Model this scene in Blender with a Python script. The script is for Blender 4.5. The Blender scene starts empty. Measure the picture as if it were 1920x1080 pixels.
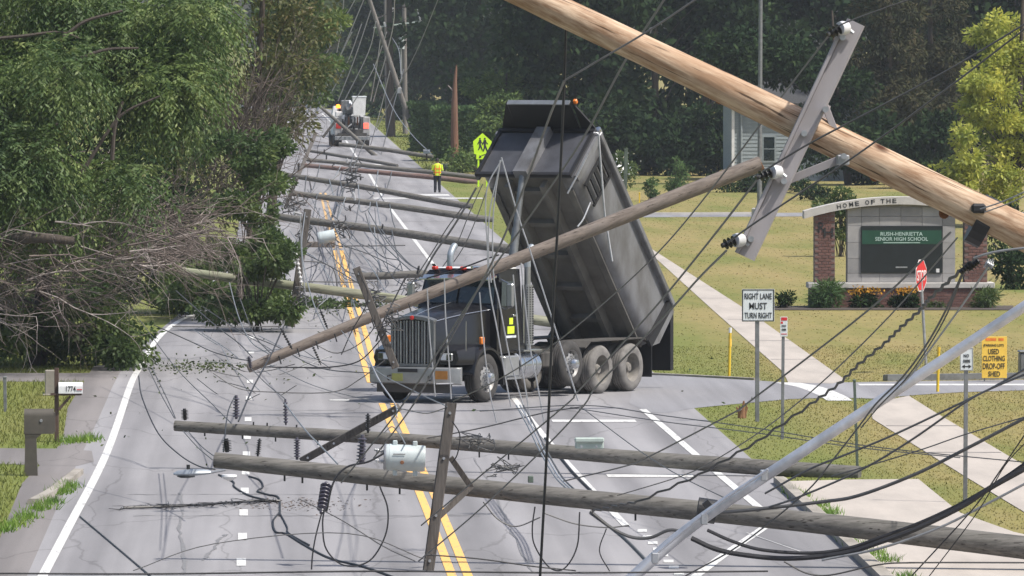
import bpy, math, random
import numpy as np
from mathutils import Vector, Matrix

random.seed(7)
sc = bpy.context.scene
col = sc.collection

# ------------------------------------------------------------------ camera, sky, sun, exposure
FPX = 16000.0            # focal length in pixels of the 1920 wide photograph (300 mm on 36 mm)
CAMH = 7.95              # eye height above the road
HX, HY = 500.0, 58.0     # pixel the road direction (+Y) vanishes at
cam_data = bpy.data.cameras.new("Camera")
cam_data.sensor_width = 36.0
cam_data.lens = FPX * 36.0 / 1920.0
cam_data.clip_start = 1.0
cam_data.clip_end = 6000.0
cam = bpy.data.objects.new("Camera", cam_data)
col.objects.link(cam)
YAW = math.atan((960 - HX) / FPX)
PITCH = math.atan((540 - HY) / FPX)
cam.location = (0, 0, CAMH)
cam.rotation_euler = (math.pi / 2 - PITCH, 0, -YAW)
sc.camera = cam

SUN_EL, SUN_AZ = 57.0, 119.0      # azimuth clockwise from +Y: high on the right
world = bpy.data.worlds.new("World")
sc.world = world
world.use_nodes = True
wn = world.node_tree
sky = wn.nodes.new("ShaderNodeTexSky")
sky.sky_type = 'NISHITA'
sky.sun_disc = False
sky.sun_elevation = math.radians(SUN_EL)
sky.sun_rotation = math.radians(SUN_AZ)
sky.air_density = 1.0
sky.dust_density = 3.0
bg = wn.nodes.get("Background")
bg.inputs[1].default_value = 0.10
wn.links.new(sky.outputs[0], bg.inputs[0])
sun_d = bpy.data.lights.new("Sun", 'SUN')
sun_d.energy = 3.2
sun_d.angle = math.radians(1.5)
sun_d.color = (1.0, 0.95, 0.87)
sun = bpy.data.objects.new("Sun", sun_d)
col.objects.link(sun)
_e, _a = math.radians(SUN_EL), math.radians(SUN_AZ)
_sd = Vector((math.sin(_a) * math.cos(_e), math.cos(_a) * math.cos(_e), math.sin(_e)))
sun.rotation_euler = (-_sd).to_track_quat('-Z', 'Y').to_euler()
sc.view_settings.view_transform = 'Standard'
sc.view_settings.look = 'None'
sc.view_settings.gamma = 1.0
sc.view_settings.exposure = 0.72
sc.cycles.max_bounces = 4
sc.cycles.diffuse_bounces = 2
sc.cycles.transparent_max_bounces = 8
sc.cycles.use_denoising = True

HAZE = 0.00013          # density of the summer haze box built at the end
# ------------------------------------------------------------------ pixel -> place helpers
_R = cam.rotation_euler.to_matrix()
def _ray(px, py):
    return _R @ Vector(((px - 960) / FPX, (540 - py) / FPX, -1.0))
def P(px, py, Y):
    r = _ray(px, py)
    k = Y / r.y
    return Vector((r.x * k, r.y * k, CAMH + r.z * k))
def G(px, py, z=0.0):
    r = _ray(px, py)
    k = (z - CAMH) / r.z
    return Vector((r.x * k, r.y * k, z))
def GY(px, Y):                       # ground point at depth Y under column px
    p = P(px, 500, Y); return Vector((p.x, Y, 0))
def S(Y):                            # pixels per metre at depth Y
    return FPX / Y

# ------------------------------------------------------------------ materials
def _new(name):
    m = bpy.data.materials.new(name); m.use_nodes = True
    nt = m.node_tree
    return m, nt, nt.nodes["Principled BSDF"]
def N(nt, t, **kw):
    n = nt.nodes.new(t)
    for k, v in kw.items(): setattr(n, k, v)
    return n
def c4(c): return (c[0], c[1], c[2], 1.0)
def noise(nt, vec, scale, detail=4, rough=.6):
    n = N(nt, "ShaderNodeTexNoise")
    n.inputs['Scale'].default_value = scale
    n.inputs['Detail'].default_value = detail
    n.inputs['Roughness'].default_value = rough
    nt.links.new(vec, n.inputs['Vector'])
    return n.outputs['Fac']
def ramp(nt, fac, stops):
    r = N(nt, "ShaderNodeValToRGB")
    el = r.color_ramp.elements
    while len(el) < len(stops): el.new(.5)
    for e, (p, c) in zip(el, stops): e.position = p; e.color = c4(c) if len(c) == 3 else c
    nt.links.new(fac, r.inputs[0])
    return r.outputs[0]
def mixc(nt, fac, a, b, mode='MIX'):
    m = N(nt, "ShaderNodeMix", data_type='RGBA', blend_type=mode)
    for sock, v in ((m.inputs[0], fac), (m.inputs[6], a), (m.inputs[7], b)):
        if isinstance(v, (int, float)): sock.default_value = v
        elif isinstance(v, tuple): sock.default_value = c4(v)
        else: nt.links.new(v, sock)
    return m.outputs[2]
def coord(nt, stretch=(1, 1, 1), kind='Object'):
    t = N(nt, "ShaderNodeTexCoord"); mp = N(nt, "ShaderNodeMapping")
    mp.inputs['Scale'].default_value = stretch
    nt.links.new(t.outputs[kind], mp.inputs[0])
    return mp.outputs[0]
def bump(nt, b, fac, strength, dist=.02):
    n = N(nt, "ShaderNodeBump")
    n.inputs['Strength'].default_value = strength; n.inputs['Distance'].default_value = dist
    nt.links.new(fac, n.inputs['Height']); nt.links.new(n.outputs[0], b.inputs['Normal'])
def mat(name, c1, c2=None, scale=4, rough=.7, metal=0.0, bmp=0.0, stretch=(1, 1, 1), emit=0.0, spec=.5, detail=5, lo=.35, hi=.65, rnd=0.0):
    m, nt, b = _new(name)
    b.inputs['Roughness'].default_value = rough
    b.inputs['Metallic'].default_value = metal
    b.inputs['Specular IOR Level'].default_value = spec
    c2 = c2 or tuple(x * .72 for x in c1)
    v = coord(nt, stretch)
    f = noise(nt, v, scale, detail)
    o = ramp(nt, f, [(lo, c2), (hi, c1)])
    if rnd:
        oi = N(nt, "ShaderNodeObjectInfo")
        o = mixc(nt, 1.0, o, ramp(nt, oi.outputs['Random'], [(0, (1 - rnd,) * 3), (1, (1 + rnd,) * 3)]), 'MULTIPLY')
    nt.links.new(o, b.inputs['Base Color'])
    if bmp: bump(nt, b, f, bmp)
    if emit:
        b.inputs['Emission Color'].default_value = c4(c1)
        b.inputs['Emission Strength'].default_value = emit
    return m
def rot_coord(nt, st, rot):
    t = N(nt, "ShaderNodeTexCoord"); m1 = N(nt, "ShaderNodeMapping"); m2 = N(nt, "ShaderNodeMapping")
    m1.inputs['Rotation'].default_value = (0, math.radians(rot), 0); m2.inputs['Scale'].default_value = st
    nt.links.new(t.outputs['Object'], m1.inputs[0]); nt.links.new(m1.outputs[0], m2.inputs[0])
    return m2.outputs[0]
def pole_mat(name, c1, c2, c3, axis, knots=False, rot=0.0):
    m, nt, b = _new(name)
    st = {'x': (.25, 6, 6), 'y': (6, .25, 6), 'z': (6, 6, .25)}[axis] if not knots else (.8, 6, 6)
    v = rot_coord(nt, st, rot); v2 = coord(nt, (1, 1, 1))
    f = noise(nt, v, 3.0, 6, .65); g = noise(nt, rot_coord(nt, tuple(.6 if x < 1 else 2.2 for x in st), rot), 1.1, 4)
    o = mixc(nt, ramp(nt, f, [(.38, (0, 0, 0)), (.62, (1, 1, 1))]), c2, c1)
    o = mixc(nt, ramp(nt, g, [(.5, (0, 0, 0)), (.72, (1, 1, 1))]), o, c3)
    st2 = tuple(x * (.35 if x < 1 else 2.2) for x in st)
    crk = noise(nt, rot_coord(nt, st2, rot), 2.2, 2)
    cr = ramp(nt, crk, [(.30, (.22, .2, .19)), (.38, (1, 1, 1))])
    o = mixc(nt, 1.0, o, cr, 'MULTIPLY')
    if knots:
        vo = N(nt, "ShaderNodeTexVoronoi"); vo.inputs['Scale'].default_value = 2.0
        nt.links.new(v2, vo.inputs['Vector'])
        k = ramp(nt, vo.outputs['Distance'], [(.10, (.16, .08, .05)), (.21, (1, 1, 1))])
        o = mixc(nt, 1.0, o, k, 'MULTIPLY')
    nt.links.new(o, b.inputs['Base Color'])
    b.inputs['Roughness'].default_value = .85
    b.inputs['Specular IOR Level'].default_value = .25
    bump(nt, b, f, .5, .015)
    return m
def leaf_mat(name, ca, cb, cc=None, transl=.35, rough=.55, spec=.3):
    m, nt, b = _new(name)
    g = N(nt, "ShaderNodeNewGeometry")
    stops = [(0, ca), (.55, cb)] + ([(.95, cc)] if cc else [])
    v2 = noise(nt, g.outputs['Position'], 1.5, 3, .5)
    mx_ = N(nt, "ShaderNodeMath", operation='MULTIPLY_ADD'); mx_.inputs[1].default_value = .35; nt.links.new(g.outputs['Random Per Island'], mx_.inputs[0])
    mr_ = N(nt, "ShaderNodeMapRange"); mr_.inputs[1].default_value = .36; mr_.inputs[2].default_value = .66; mr_.inputs[4].default_value = .65
    nt.links.new(v2, mr_.inputs[0]); nt.links.new(mr_.outputs[0], mx_.inputs[2])
    o = ramp(nt, mx_.outputs[0], stops)
    v = noise(nt, g.outputs['Position'], .45, 2)
    o = mixc(nt, 1.0, o, ramp(nt, v, [(.32, (.7, .78, .78)), (.68, (1.25, 1.18, .98))]), 'MULTIPLY')
    nt.links.new(o, b.inputs['Base Color'])
    b.inputs['Roughness'].default_value = rough
    b.inputs['Specular IOR Level'].default_value = spec
    t = N(nt, "ShaderNodeBsdfTranslucent"); nt.links.new(o, t.inputs[0])
    mx = N(nt, "ShaderNodeMixShader"); mx.inputs[0].default_value = transl
    out = nt.nodes["Material Output"]
    nt.links.new(b.outputs[0], mx.inputs[1]); nt.links.new(t.outputs[0], mx.inputs[2])
    nt.links.new(mx.outputs[0], out.inputs[0])
    return m
def grass_color(nt):
    g = N(nt, "ShaderNodeNewGeometry")
    mp = N(nt, "ShaderNodeMapping"); mp.inputs['Scale'].default_value = (.32, .045, 1)
    nt.links.new(g.outputs['Position'], mp.inputs[0])
    f = noise(nt, mp.outputs[0], 1.0, 5, .62)
    o = ramp(nt, f, [(.28, (.12, .15, .038)), (.42, (.185, .175, .058)), (.55, (.235, .198, .08)), (.74, (.27, .21, .095))])
    mp2 = N(nt, "ShaderNodeMapping"); mp2.inputs['Scale'].default_value = (3, .5, 1)
    nt.links.new(g.outputs['Position'], mp2.inputs[0])
    f2 = noise(nt, mp2.outputs[0], 1.3, 4)
    o = mixc(nt, 1.0, o, ramp(nt, f2, [(.3, (.9, .91, .91)), (.7, (1.1, 1.09, 1.05))]), 'MULTIPLY')
    # close to the kerbs (small |X|) the turf is greener
    sx = N(nt, "ShaderNodeSeparateXYZ"); nt.links.new(g.outputs['Position'], sx.inputs[0])
    mr = N(nt, "ShaderNodeMapRange"); mr.inputs[1].default_value = 10.2; mr.inputs[2].default_value = 12.2
    nt.links.new(sx.outputs[0], mr.inputs[0])
    o2 = mixc(nt, .55, o, (.10, .15, .028))
    return mixc(nt, mr.outputs[0], o2, o), g
def make_grass(name, blades):
    m, nt, b = _new(name)
    o, g = grass_color(nt)
    if blades:
        o = mixc(nt, 1.0, o, ramp(nt, g.outputs['Random Per Island'], [(0, (.9, .92, .88)), (1, (1.1, 1.08, 1.05))]), 'MULTIPLY')
    nt.links.new(o, b.inputs['Base Color'])
    b.inputs['Roughness'].default_value = .9
    b.inputs['Specular IOR Level'].default_value = .15
    return m
def make_asphalt(name, base, patch=.5, cracks=True):
    m, nt, b = _new(name)
    v = coord(nt, (.5, .05, 1)); v2 = coord(nt, (1, 1, 1)); v3 = coord(nt, (2.2, .035, 1))
    big = noise(nt, v, 1.0, 4, .6); fine = noise(nt, v2, 40, 3, .7); lane = noise(nt, v3, .55, 3)
    o = ramp(nt, big, [(.3, tuple(x * .82 for x in base)), (.55, base), (.75, tuple(x * 1.12 for x in base))])
    o = mixc(nt, 1.0, o, ramp(nt, fine, [(.3, (.86,) * 3), (.7, (1.12,) * 3)]), 'MULTIPLY')
    o = mixc(nt, 1.0, o, ramp(nt, lane, [(.36, (.8, .8, .8)), (.62, (1.06,) * 3)]), 'MULTIPLY')
    if cracks:                       # polished, darker wheel paths
        sx = N(nt, 'ShaderNodeSeparateXYZ'); nt.links.new(coord(nt), sx.inputs[0])
        ma = N(nt, 'ShaderNodeMath', operation='MULTIPLY_ADD'); ma.inputs[1].default_value = 2 * math.pi / 1.5; ma.inputs[2].default_value = -1.47; nt.links.new(sx.outputs[0], ma.inputs[0])
        mc = N(nt, 'ShaderNodeMath', operation='COSINE'); nt.links.new(ma.outputs[0], mc.inputs[0])
        o = mixc(nt, 1.0, o, ramp(nt, mc.outputs[0], [(0, (1.04,) * 3), (1, (.88, .88, .885))]), 'MULTIPLY')
        mp = coord(nt, (.42, .075, 1))
        wv = N(nt, "ShaderNodeTexNoise"); wv.inputs['Scale'].default_value = 3.2; wv.inputs['Detail'].default_value = 5
        nt.links.new(mp, wv.inputs['Vector'])
        vm = N(nt, "ShaderNodeVectorMath", operation='MULTIPLY_ADD')
        nt.links.new(wv.outputs['Color'], vm.inputs[0]); vm.inputs[1].default_value = (.35, .35, 0)
        nt.links.new(mp, vm.inputs[2])
        vo = N(nt, "ShaderNodeTexVoronoi", feature='DISTANCE_TO_EDGE'); vo.inputs['Scale'].default_value = 1.0
        nt.links.new(vm.outputs[0], vo.inputs['Vector'])
        o = mixc(nt, 1.0, o, ramp(nt, vo.outputs['Distance'], [(.002, (.74, .735, .73)), (.012, (1, 1, 1))]), 'MULTIPLY')
    nt.links.new(o, b.inputs['Base Color'])
    b.inputs['Roughness'].default_value = .85
    b.inputs['Specular IOR Level'].default_value = .3
    bump(nt, b, fine, .25, .006)
    return m
def make_paint(name, c, under):
    m, nt, b = _new(name)
    v = coord(nt, (3, .35, 1))
    f = noise(nt, v, 3, 6, .75)
    o = ramp(nt, f, [(.36, under), (.46, c), (.75, tuple(x * .86 for x in c))])
    nt.links.new(o, b.inputs['Base Color']); b.inputs['Roughness'].default_value = .7
    return m

M = {}
M['grass'] = make_grass('turf', False)
M['blade'] = make_grass('turf_blades', True)
M['asphalt'] = make_asphalt('old_asphalt', (.262, .256, .264))
M['asphalt2'] = make_asphalt('side_asphalt', (.245, .243, .256), cracks=False)
M['gravel'] = make_asphalt('shoulder', (.20, .185, .18), cracks=True)
M['concrete'] = mat('concrete', (.44, .395, .35), (.35, .315, .28), 1.3, .9, stretch=(1, .15, 1))
M['kerb'] = mat('kerb_stone', (.36, .33, .29), (.22, .2, .17), 2, .9, stretch=(1, .3, 1))
M['white_paint'] = make_paint('white_road_paint', (.60, .60, .585), (.31, .305, .305))
M['yellow_paint'] = make_paint('yellow_road_paint', (.80, .46, .13), (.34, .27, .18))
M['pole_x'] = pole_mat('weathered_pole', (.165, .157, .145), (.092, .088, .081), (.125, .122, .108), 'x')
M['pole_g'] = pole_mat('greenish_pole', (.30, .30, .22), (.16, .16, .115), (.22, .235, .16), 'x')
M['pole_b'] = pole_mat('brown_pole', (.215, .18, .155), (.13, .108, .092), (.185, .165, .15), 'x', rot=21.7)
M['pole_r'] = pole_mat('reddish_pole', (.20, .13, .115), (.12, .08, .07), (.16, .14, .13), 'x')
M['pole_z'] = pole_mat('standing_pole', (.22, .205, .19), (.13, .12, .11), (.17, .16, .15), 'z')
M['log'] = pole_mat('fresh_log', (.55, .42, .305), (.27, .165, .10), (.36, .235, .15), 'x', knots=True, rot=-25.6)
M['snag'] = pole_mat('torn_trunk', (.24, .13, .08), (.13, .07, .05), (.19, .12, .09), 'z')
M['arm'] = pole_mat('crossarm_wood', (.115, .103, .093), (.065, .058, .053), (.09, .082, .075), 'z')
M['arm_grey'] = mat('grey_crossarm', (.33, .31, .325), (.255, .24, .25), 2.0, .75, stretch=(1, 1, .3))
M['steel'] = mat('galvanised', (.42, .43, .45), (.30, .31, .32), 8, .45, .6)
M['alu'] = mat('aluminium_mast', (.62, .63, .66), (.42, .43, .45), 3, .32, .55, stretch=(1, 1, 1))
M['wire'] = mat('black_cable', (.022, .022, .025), rough=.6)
M['wire_g'] = mat('grey_wire', (.085, .085, .085), rough=.55)
M['wire_p'] = mat('pale_wire', (.40, .41, .43), rough=.4, metal=.3)
M['wire_m'] = mat('aluminium_wire', (.25, .26, .27), rough=.45, metal=.2)
M['ins'] = mat('insulator_purple_grey', (.075, .07, .095), rough=.35)
M['ins_w'] = mat('insulator_white', (.62, .62, .63), rough=.3)
M['ins_k'] = mat('insulator_black', (.018, .018, .02), rough=.5)
M['trafo'] = mat('transformer_paint', (.48, .54, .55), (.38, .42, .42), 3, .45)
M['rust'] = mat('rust', (.22, .10, .05), rough=.9)
M['bark'] = mat('bark', (.085, .068, .055), (.045, .036, .03), 6, .95, stretch=(3, 3, .5), bmp=.6)
M['twig'] = mat('dead_twig', (.15, .12, .105), (.07, .056, .05), 5, .95)
M['twig_l'] = mat('pale_twig', (.34, .30, .28), (.2, .17, .16), 5, .95)
M['leaf'] = leaf_mat('locust_leaf', (.045, .085, .032), (.105, .16, .052), (.22, .27, .105))
M['leaf_b'] = leaf_mat('dull_leaf', (.07, .085, .035), (.12, .13, .05), (.15, .12, .06))
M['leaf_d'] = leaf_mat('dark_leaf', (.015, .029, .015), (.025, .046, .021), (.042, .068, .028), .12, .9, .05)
M['leaf_n'] = leaf_mat('spruce_needles', (.034, .044, .026), (.054, .055, .033), (.08, .066, .042), .12, .9, .05)
M['leaf_l'] = leaf_mat('light_shrub_leaf', (.06, .10, .035), (.11, .165, .055), (.17, .22, .08), .3, .8, .1)
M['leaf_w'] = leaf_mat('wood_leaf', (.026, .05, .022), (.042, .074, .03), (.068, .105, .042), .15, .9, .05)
M['leaf_y'] = leaf_mat('yellow_green_leaf', (.18, .23, .045), (.38, .41, .085), (.60, .58, .15), .45)
M['leaf_m'] = leaf_mat('mid_leaf', (.05, .085, .03), (.085, .13, .042), (.14, .18, .06))
M['hedge'] = leaf_mat('hedge_leaf', (.05, .095, .045), (.085, .145, .06), (.125, .19, .08), .2, .85, .1)
M['flower'] = leaf_mat('orange_petal', (.42, .20, .02), (.55, .30, .03))
M['black'] = mat('black_paint', (.012, .013, .016), (.02, .02, .022), 3, .3)
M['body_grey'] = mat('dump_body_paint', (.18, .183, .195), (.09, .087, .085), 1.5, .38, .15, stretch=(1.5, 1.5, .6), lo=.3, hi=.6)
M['body_blk'] = mat('dump_front_black', (.010, .010, .012), (.006, .006, .007), 2, .6)
M['under_bed'] = mat('dusty_bed_underside', (.175, .165, .15), (.105, .098, .09), 1.4, .9)
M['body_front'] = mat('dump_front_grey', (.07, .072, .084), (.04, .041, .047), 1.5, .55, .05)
M['under'] = mat('grimy_underside', (.075, .07, .064), (.045, .042, .038), 1.6, .9)
M['cab'] = mat('cab_paint', (.007, .007, .009), (.011, .011, .013), 2, .25)
M['chrome'] = mat('chrome', (.55, .57, .6), (.42, .44, .46), 4, .22, .9)
M['dull_chrome'] = mat('dull_bumper', (.36, .37, .38), (.26, .27, .27), 3, .35, .6)
M['grille'] = mat('grille_bar', (.20, .21, .215), (.14, .145, .15), 4, .4, .5)
M['glass'] = mat('dark_glass', (.02, .03, .033), rough=.06, spec=.8)
M['tyre'] = mat('tyre_rubber', (.055, .052, .05), (.03, .029, .028), 5, .9)
M['tyre_d'] = mat('dusty_tyre', (.20, .19, .18), (.12, .115, .108), 4, .95)
M['rim'] = mat('rim_steel', (.36, .36, .36), (.24, .23, .22), 5, .45, .4)
M['rim_d'] = mat('dusty_rim', (.25, .235, .215), (.16, .15, .135), 5, .9)
M['orange'] = mat('orange_lens', (.75, .20, .02), rough=.3)
M['red'] = mat('red_lens', (.55, .03, .02), rough=.3)
M['hivis'] = mat('hivis_yellow', (.62, .78, .03), (.52, .68, .03), 6, .7)
M['hivis_o'] = mat('hivis_orange', (.85, .22, .03), rough=.7)
M['plate_y'] = mat('faded_plate', (.34, .36, .10), (.26, .28, .09), 6, .5)
M['plate_o'] = mat('orange_plate_paint', (.50, .22, .04), (.40, .17, .03), 6, .5)
M['white'] = mat('white_paint', (.74, .74, .74), (.62, .62, .62), 3, .45)
M['sign_white'] = mat('sign_white', (.66, .70, .72), (.60, .64, .66), 3, .5)
M['ink'] = mat('sign_black', (.02, .02, .022), rough=.6)
M['sign_red'] = mat('sign_red', (.60, .02, .025), (.5, .02, .025), 3, .5)
M['sign_yellow'] = mat('sign_yellow', (.84, .55, .075), (.76, .48, .065), 3, .6)
M['sign_fluo'] = mat('sign_fluorescent', (.60, .90, .02), (.55, .85, .02), 3, .5)
M['marker'] = mat('marker_yellow', (.72, .50, .03), (.6, .4, .03), 3, .6)
M['post'] = mat('sign_post_steel', (.22, .23, .24), (.15, .155, .16), 6, .5, .4)
M['post_g'] = mat('green_post', (.09, .12, .095), (.06, .08, .065), 6, .7)
M['brick'] = mat('brick', (.165, .085, .07), (.12, .062, .054), 7, .9, rnd=.16)
M['mortar'] = mat('mortar', (.19, .145, .13), rough=.95)
M['stone'] = mat('sign_stone', (.31, .30, .295), (.25, .245, .245), 2.2, .85, rnd=.16)
M['cap'] = mat('cap_concrete', (.50, .48, .45), (.42, .40, .38), 3, .85)
M['screen'] = mat('led_screen', (.012, .017, .02), rough=.35)
M['screen_g'] = mat('led_screen_green', (.012, .06, .038), (.01, .05, .03), 2, .35, emit=.1)
M['screen_t'] = mat('led_text', (.40, .52, .47), rough=.5, emit=.12)
M['mail_brown'] = mat('brown_plastic', (.085, .075, .06), (.065, .058, .047), 4, .6)
M['mail_wood'] = mat('mailbox_post_wood', (.10, .065, .05), (.065, .04, .032), 8, .9)
M['siding'] = mat('blue_grey_siding', (.27, .31, .325), (.22, .25, .265), 2, .8, stretch=(1, 1, 8))
M['roof'] = mat('shingle', (.055, .055, .055), (.035, .035, .035), 6, .95)
M['skin'] = mat('skin', (.36, .21, .15), rough=.6)
M['trousers'] = mat('navy_trousers', (.018, .02, .03), rough=.9)
M['hair'] = mat('dark_hair', (.02, .015, .012), rough=.8)
M['green_box'] = mat('pale_green_box', (.40, .47, .43), (.32, .38, .35), 4, .55)
M['lamp_blue'] = mat('lamp_head', (.34, .38, .42), (.27, .3, .33), 4, .4, .4)
M['truck_grey'] = mat('dirty_truck_white', (.40, .40, .41), (.24, .235, .23), 2.5, .6)
M['lamp_on'] = mat('beacon_lit', (1.0, .26, .02), emit=2.2)
M['tail_on'] = mat('tail_light_lit', (1.0, .08, .05), emit=1.8)
M['debris'] = leaf_mat('ground_leaf', (.035, .06, .022), (.065, .09, .035), (.11, .115, .05), .2)
M['splinter'] = mat('splintered_wood', (.30, .16, .085), (.16, .08, .045), 9, .95, stretch=(3, 3, .6))

# ------------------------------------------------------------------ mesh builder
class MB:
    def __init__(s): s.v = []; s.f = []
    def add(s, vs, fs):
        o = len(s.v); s.v += [tuple(x) for x in vs]; s.f += [tuple(i + o for i in f) for f in fs]; return s
    def box(s, c, d, R=None):
        x, y, z = (k / 2 for k in d)
        vs = [Vector(p) for p in ((-x,-y,-z),(x,-y,-z),(x,y,-z),(-x,y,-z),(-x,-y,z),(x,-y,z),(x,y,z),(-x,y,z))]
        if R is not None: vs = [R @ p for p in vs]
        c = Vector(c)
        return s.add([p + c for p in vs], [(0,3,2,1),(4,5,6,7),(0,1,5,4),(1,2,6,5),(2,3,7,6),(3,0,4,7)])
    def span(s, a, b):               # box from corner to corner
        a, b = Vector(a), Vector(b)
        return s.box((a + b) / 2, [abs(t) for t in (b - a)])
    def bbox(s, a, b, ch=.02):       # chamfered box (rounded vertical+horizontal edges on all sides)
        a, b = Vector(a), Vector(b); c = (a + b) / 2; h = [abs(t) / 2 for t in (b - a)]
        ch = min(ch, min(h) * .9); vs = []; idx = {}
        for sx in (-1, 1):
            for sy in (-1, 1):
                for sz in (-1, 1):
                    for k in range(3):
                        p = [sx * h[0], sy * h[1], sz * h[2]]
                        for j in range(3):
                            if j != k: p[j] -= (sx, sy, sz)[j] * ch
                        idx[(sx, sy, sz, k)] = len(vs); vs.append(Vector(p) + c)
        fs = []
        for k in range(3):
            i, j = [t for t in range(3) if t != k]
            for sg in (-1, 1):
                q = []
                for u, w in ((-1,-1),(1,-1),(1,1),(-1,1)):
                    t = [0, 0, 0]; t[k] = sg; t[i] = u; t[j] = w; q.append(idx[(t[0], t[1], t[2], k)])
                fs.append(q)
            for u in (-1, 1):
                for w in (-1, 1):
                    q = []
                    for kk, ee in ((i, -1), (i, 1), (j, 1), (j, -1)):
                        t = [0, 0, 0]; t[i] = u; t[j] = w; t[k] = ee; q.append(idx[(t[0], t[1], t[2], kk)])
                    fs.append(q)
        for sx in (-1, 1):
            for sy in (-1, 1):
                for sz in (-1, 1): fs.append([idx[(sx, sy, sz, k)] for k in range(3)])
        return s.add(vs, fs)
    def tube(s, pts, r, n=6, cap=True):
        pts = [Vector(p) for p in pts]
        rs = r if isinstance(r, (list, tuple)) else [r] * len(pts)
        t0 = (pts[1] - pts[0]).normalized()
        u = t0.orthogonal().normalized()
        if abs(t0.z) < .9: u = t0.cross(Vector((0, 0, 1))).normalized()
        o = len(s.v); m = len(pts)
        for i, p in enumerate(pts):
            t = (pts[min(i + 1, m - 1)] - pts[max(i - 1, 0)])
            if t.length < 1e-9: t = t0
            t = t.normalized()
            u = (u - t * u.dot(t))
            if u.length < 1e-6: u = t.orthogonal()
            u = u.normalized(); w = t.cross(u)
            for k in range(n):
                a = 2 * math.pi * k / n
                s.v.append(tuple(p + (u * math.cos(a) + w * math.sin(a)) * rs[i]))
        for i in range(m - 1):
            for k in range(n):
                k2 = (k + 1) % n
                s.f.append((o + i*n + k, o + i*n + k2, o + (i+1)*n + k2, o + (i+1)*n + k))
        if cap:
            s.f.append(tuple(o + k for k in reversed(range(n)))); s.f.append(tuple(o + (m-1)*n + k for k in range(n)))
        return s
    def cyl(s, a, b, r, r2=None, n=12): return s.tube([a, b], [r, r if r2 is None else r2], n)
    def lathe(s, prof, origin, axis, n=20, close=True):     # prof: (along axis, radius)
        ax = Vector(axis).normalized(); u = ax.orthogonal().normalized(); w = ax.cross(u); O = Vector(origin)
        o = len(s.v)
        for (h, r) in prof:
            for k in range(n):
                a = 2 * math.pi * k / n
                s.v.append(tuple(O + ax * h + (u * math.cos(a) + w * math.sin(a)) * r))
        for i in range(len(prof) - 1):
            for k in range(n):
                k2 = (k + 1) % n
                s.f.append((o+i*n+k, o+i*n+k2, o+(i+1)*n+k2, o+(i+1)*n+k))
        if close:
            s.f.append(tuple(o + k for k in reversed(range(n)))); s.f.append(tuple(o + (len(prof)-1)*n + k for k in range(n)))
        return s
    def prism(s, poly, d):           # planar polygon (3D points) swept by vector d
        poly = [Vector(p) for p in poly]; d = Vector(d); n = len(poly)
        fs = [tuple(range(n)), tuple(reversed(range(n, 2*n)))] + [(i, n+i, n+(i+1) % n, (i+1) % n) for i in range(n)]
        return s.add(poly + [p + d for p in poly], fs)
    def loft(s, rings, cap=True):    # list of equal-length rings
        n = len(rings[0]); o = len(s.v)
        for r in rings: s.v += [tuple(p) for p in r]
        for i in range(len(rings) - 1):
            for k in range(n):
                k2 = (k + 1) % n
                s.f.append((o+i*n+k, o+i*n+k2, o+(i+1)*n+k2, o+(i+1)*n+k))
        if cap:
            s.f.append(tuple(o + k for k in reversed(range(n)))); s.f.append(tuple(o + (len(rings)-1)*n + k for k in range(n)))
        return s
    def xform(s, fn): s.v = [tuple(fn(Vector(p))) for p in s.v]; return s
    def build(s, name, m, parent=None, world=True, smooth=False):
        me = bpy.data.meshes.new(name)
        me.from_pydata(s.v, [], s.f); me.update()
        import bmesh
        bm = bmesh.new(); bm.from_mesh(me); bmesh.ops.recalc_face_normals(bm, faces=bm.faces); bm.to_mesh(me); bm.free()
        if smooth:
            me.polygons.foreach_set('use_smooth', [True] * len(me.polygons))
            try: me.set_sharp_from_angle(angle=math.radians(40))
            except Exception: pass
        me.materials.append(M[m] if isinstance(m, str) else m)
        return link(bpy.data.objects.new(name, me), parent, world)
def root_of(o):
    while o.parent: o = o.parent
    return o
def link(o, parent=None, world=True):
    col.objects.link(o)
    if parent is not None:
        o.parent = parent
        if world:                    # mesh is written in world coordinates: undo the root's own placement
            if parent.parent is None: o.matrix_parent_inverse = parent.matrix_basis.inverted()
    return o
def tag(o, label, cat, group=None, kind=None):
    if label: o['label'] = label
    if cat: o['category'] = cat
    if group: o['group'] = group
    if kind: o['kind'] = kind
    return o
def thing(name, label, cat, loc=(0, 0, 0), rotz=0.0, group=None):
    o = bpy.data.objects.new(name, None)
    o.empty_display_size = .3
    col.objects.link(o)
    o.location = loc; o.rotation_euler = (0, 0, rotz)
    return tag(o, label, cat, group)
def struct(o): o['kind'] = 'structure'; return o

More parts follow.
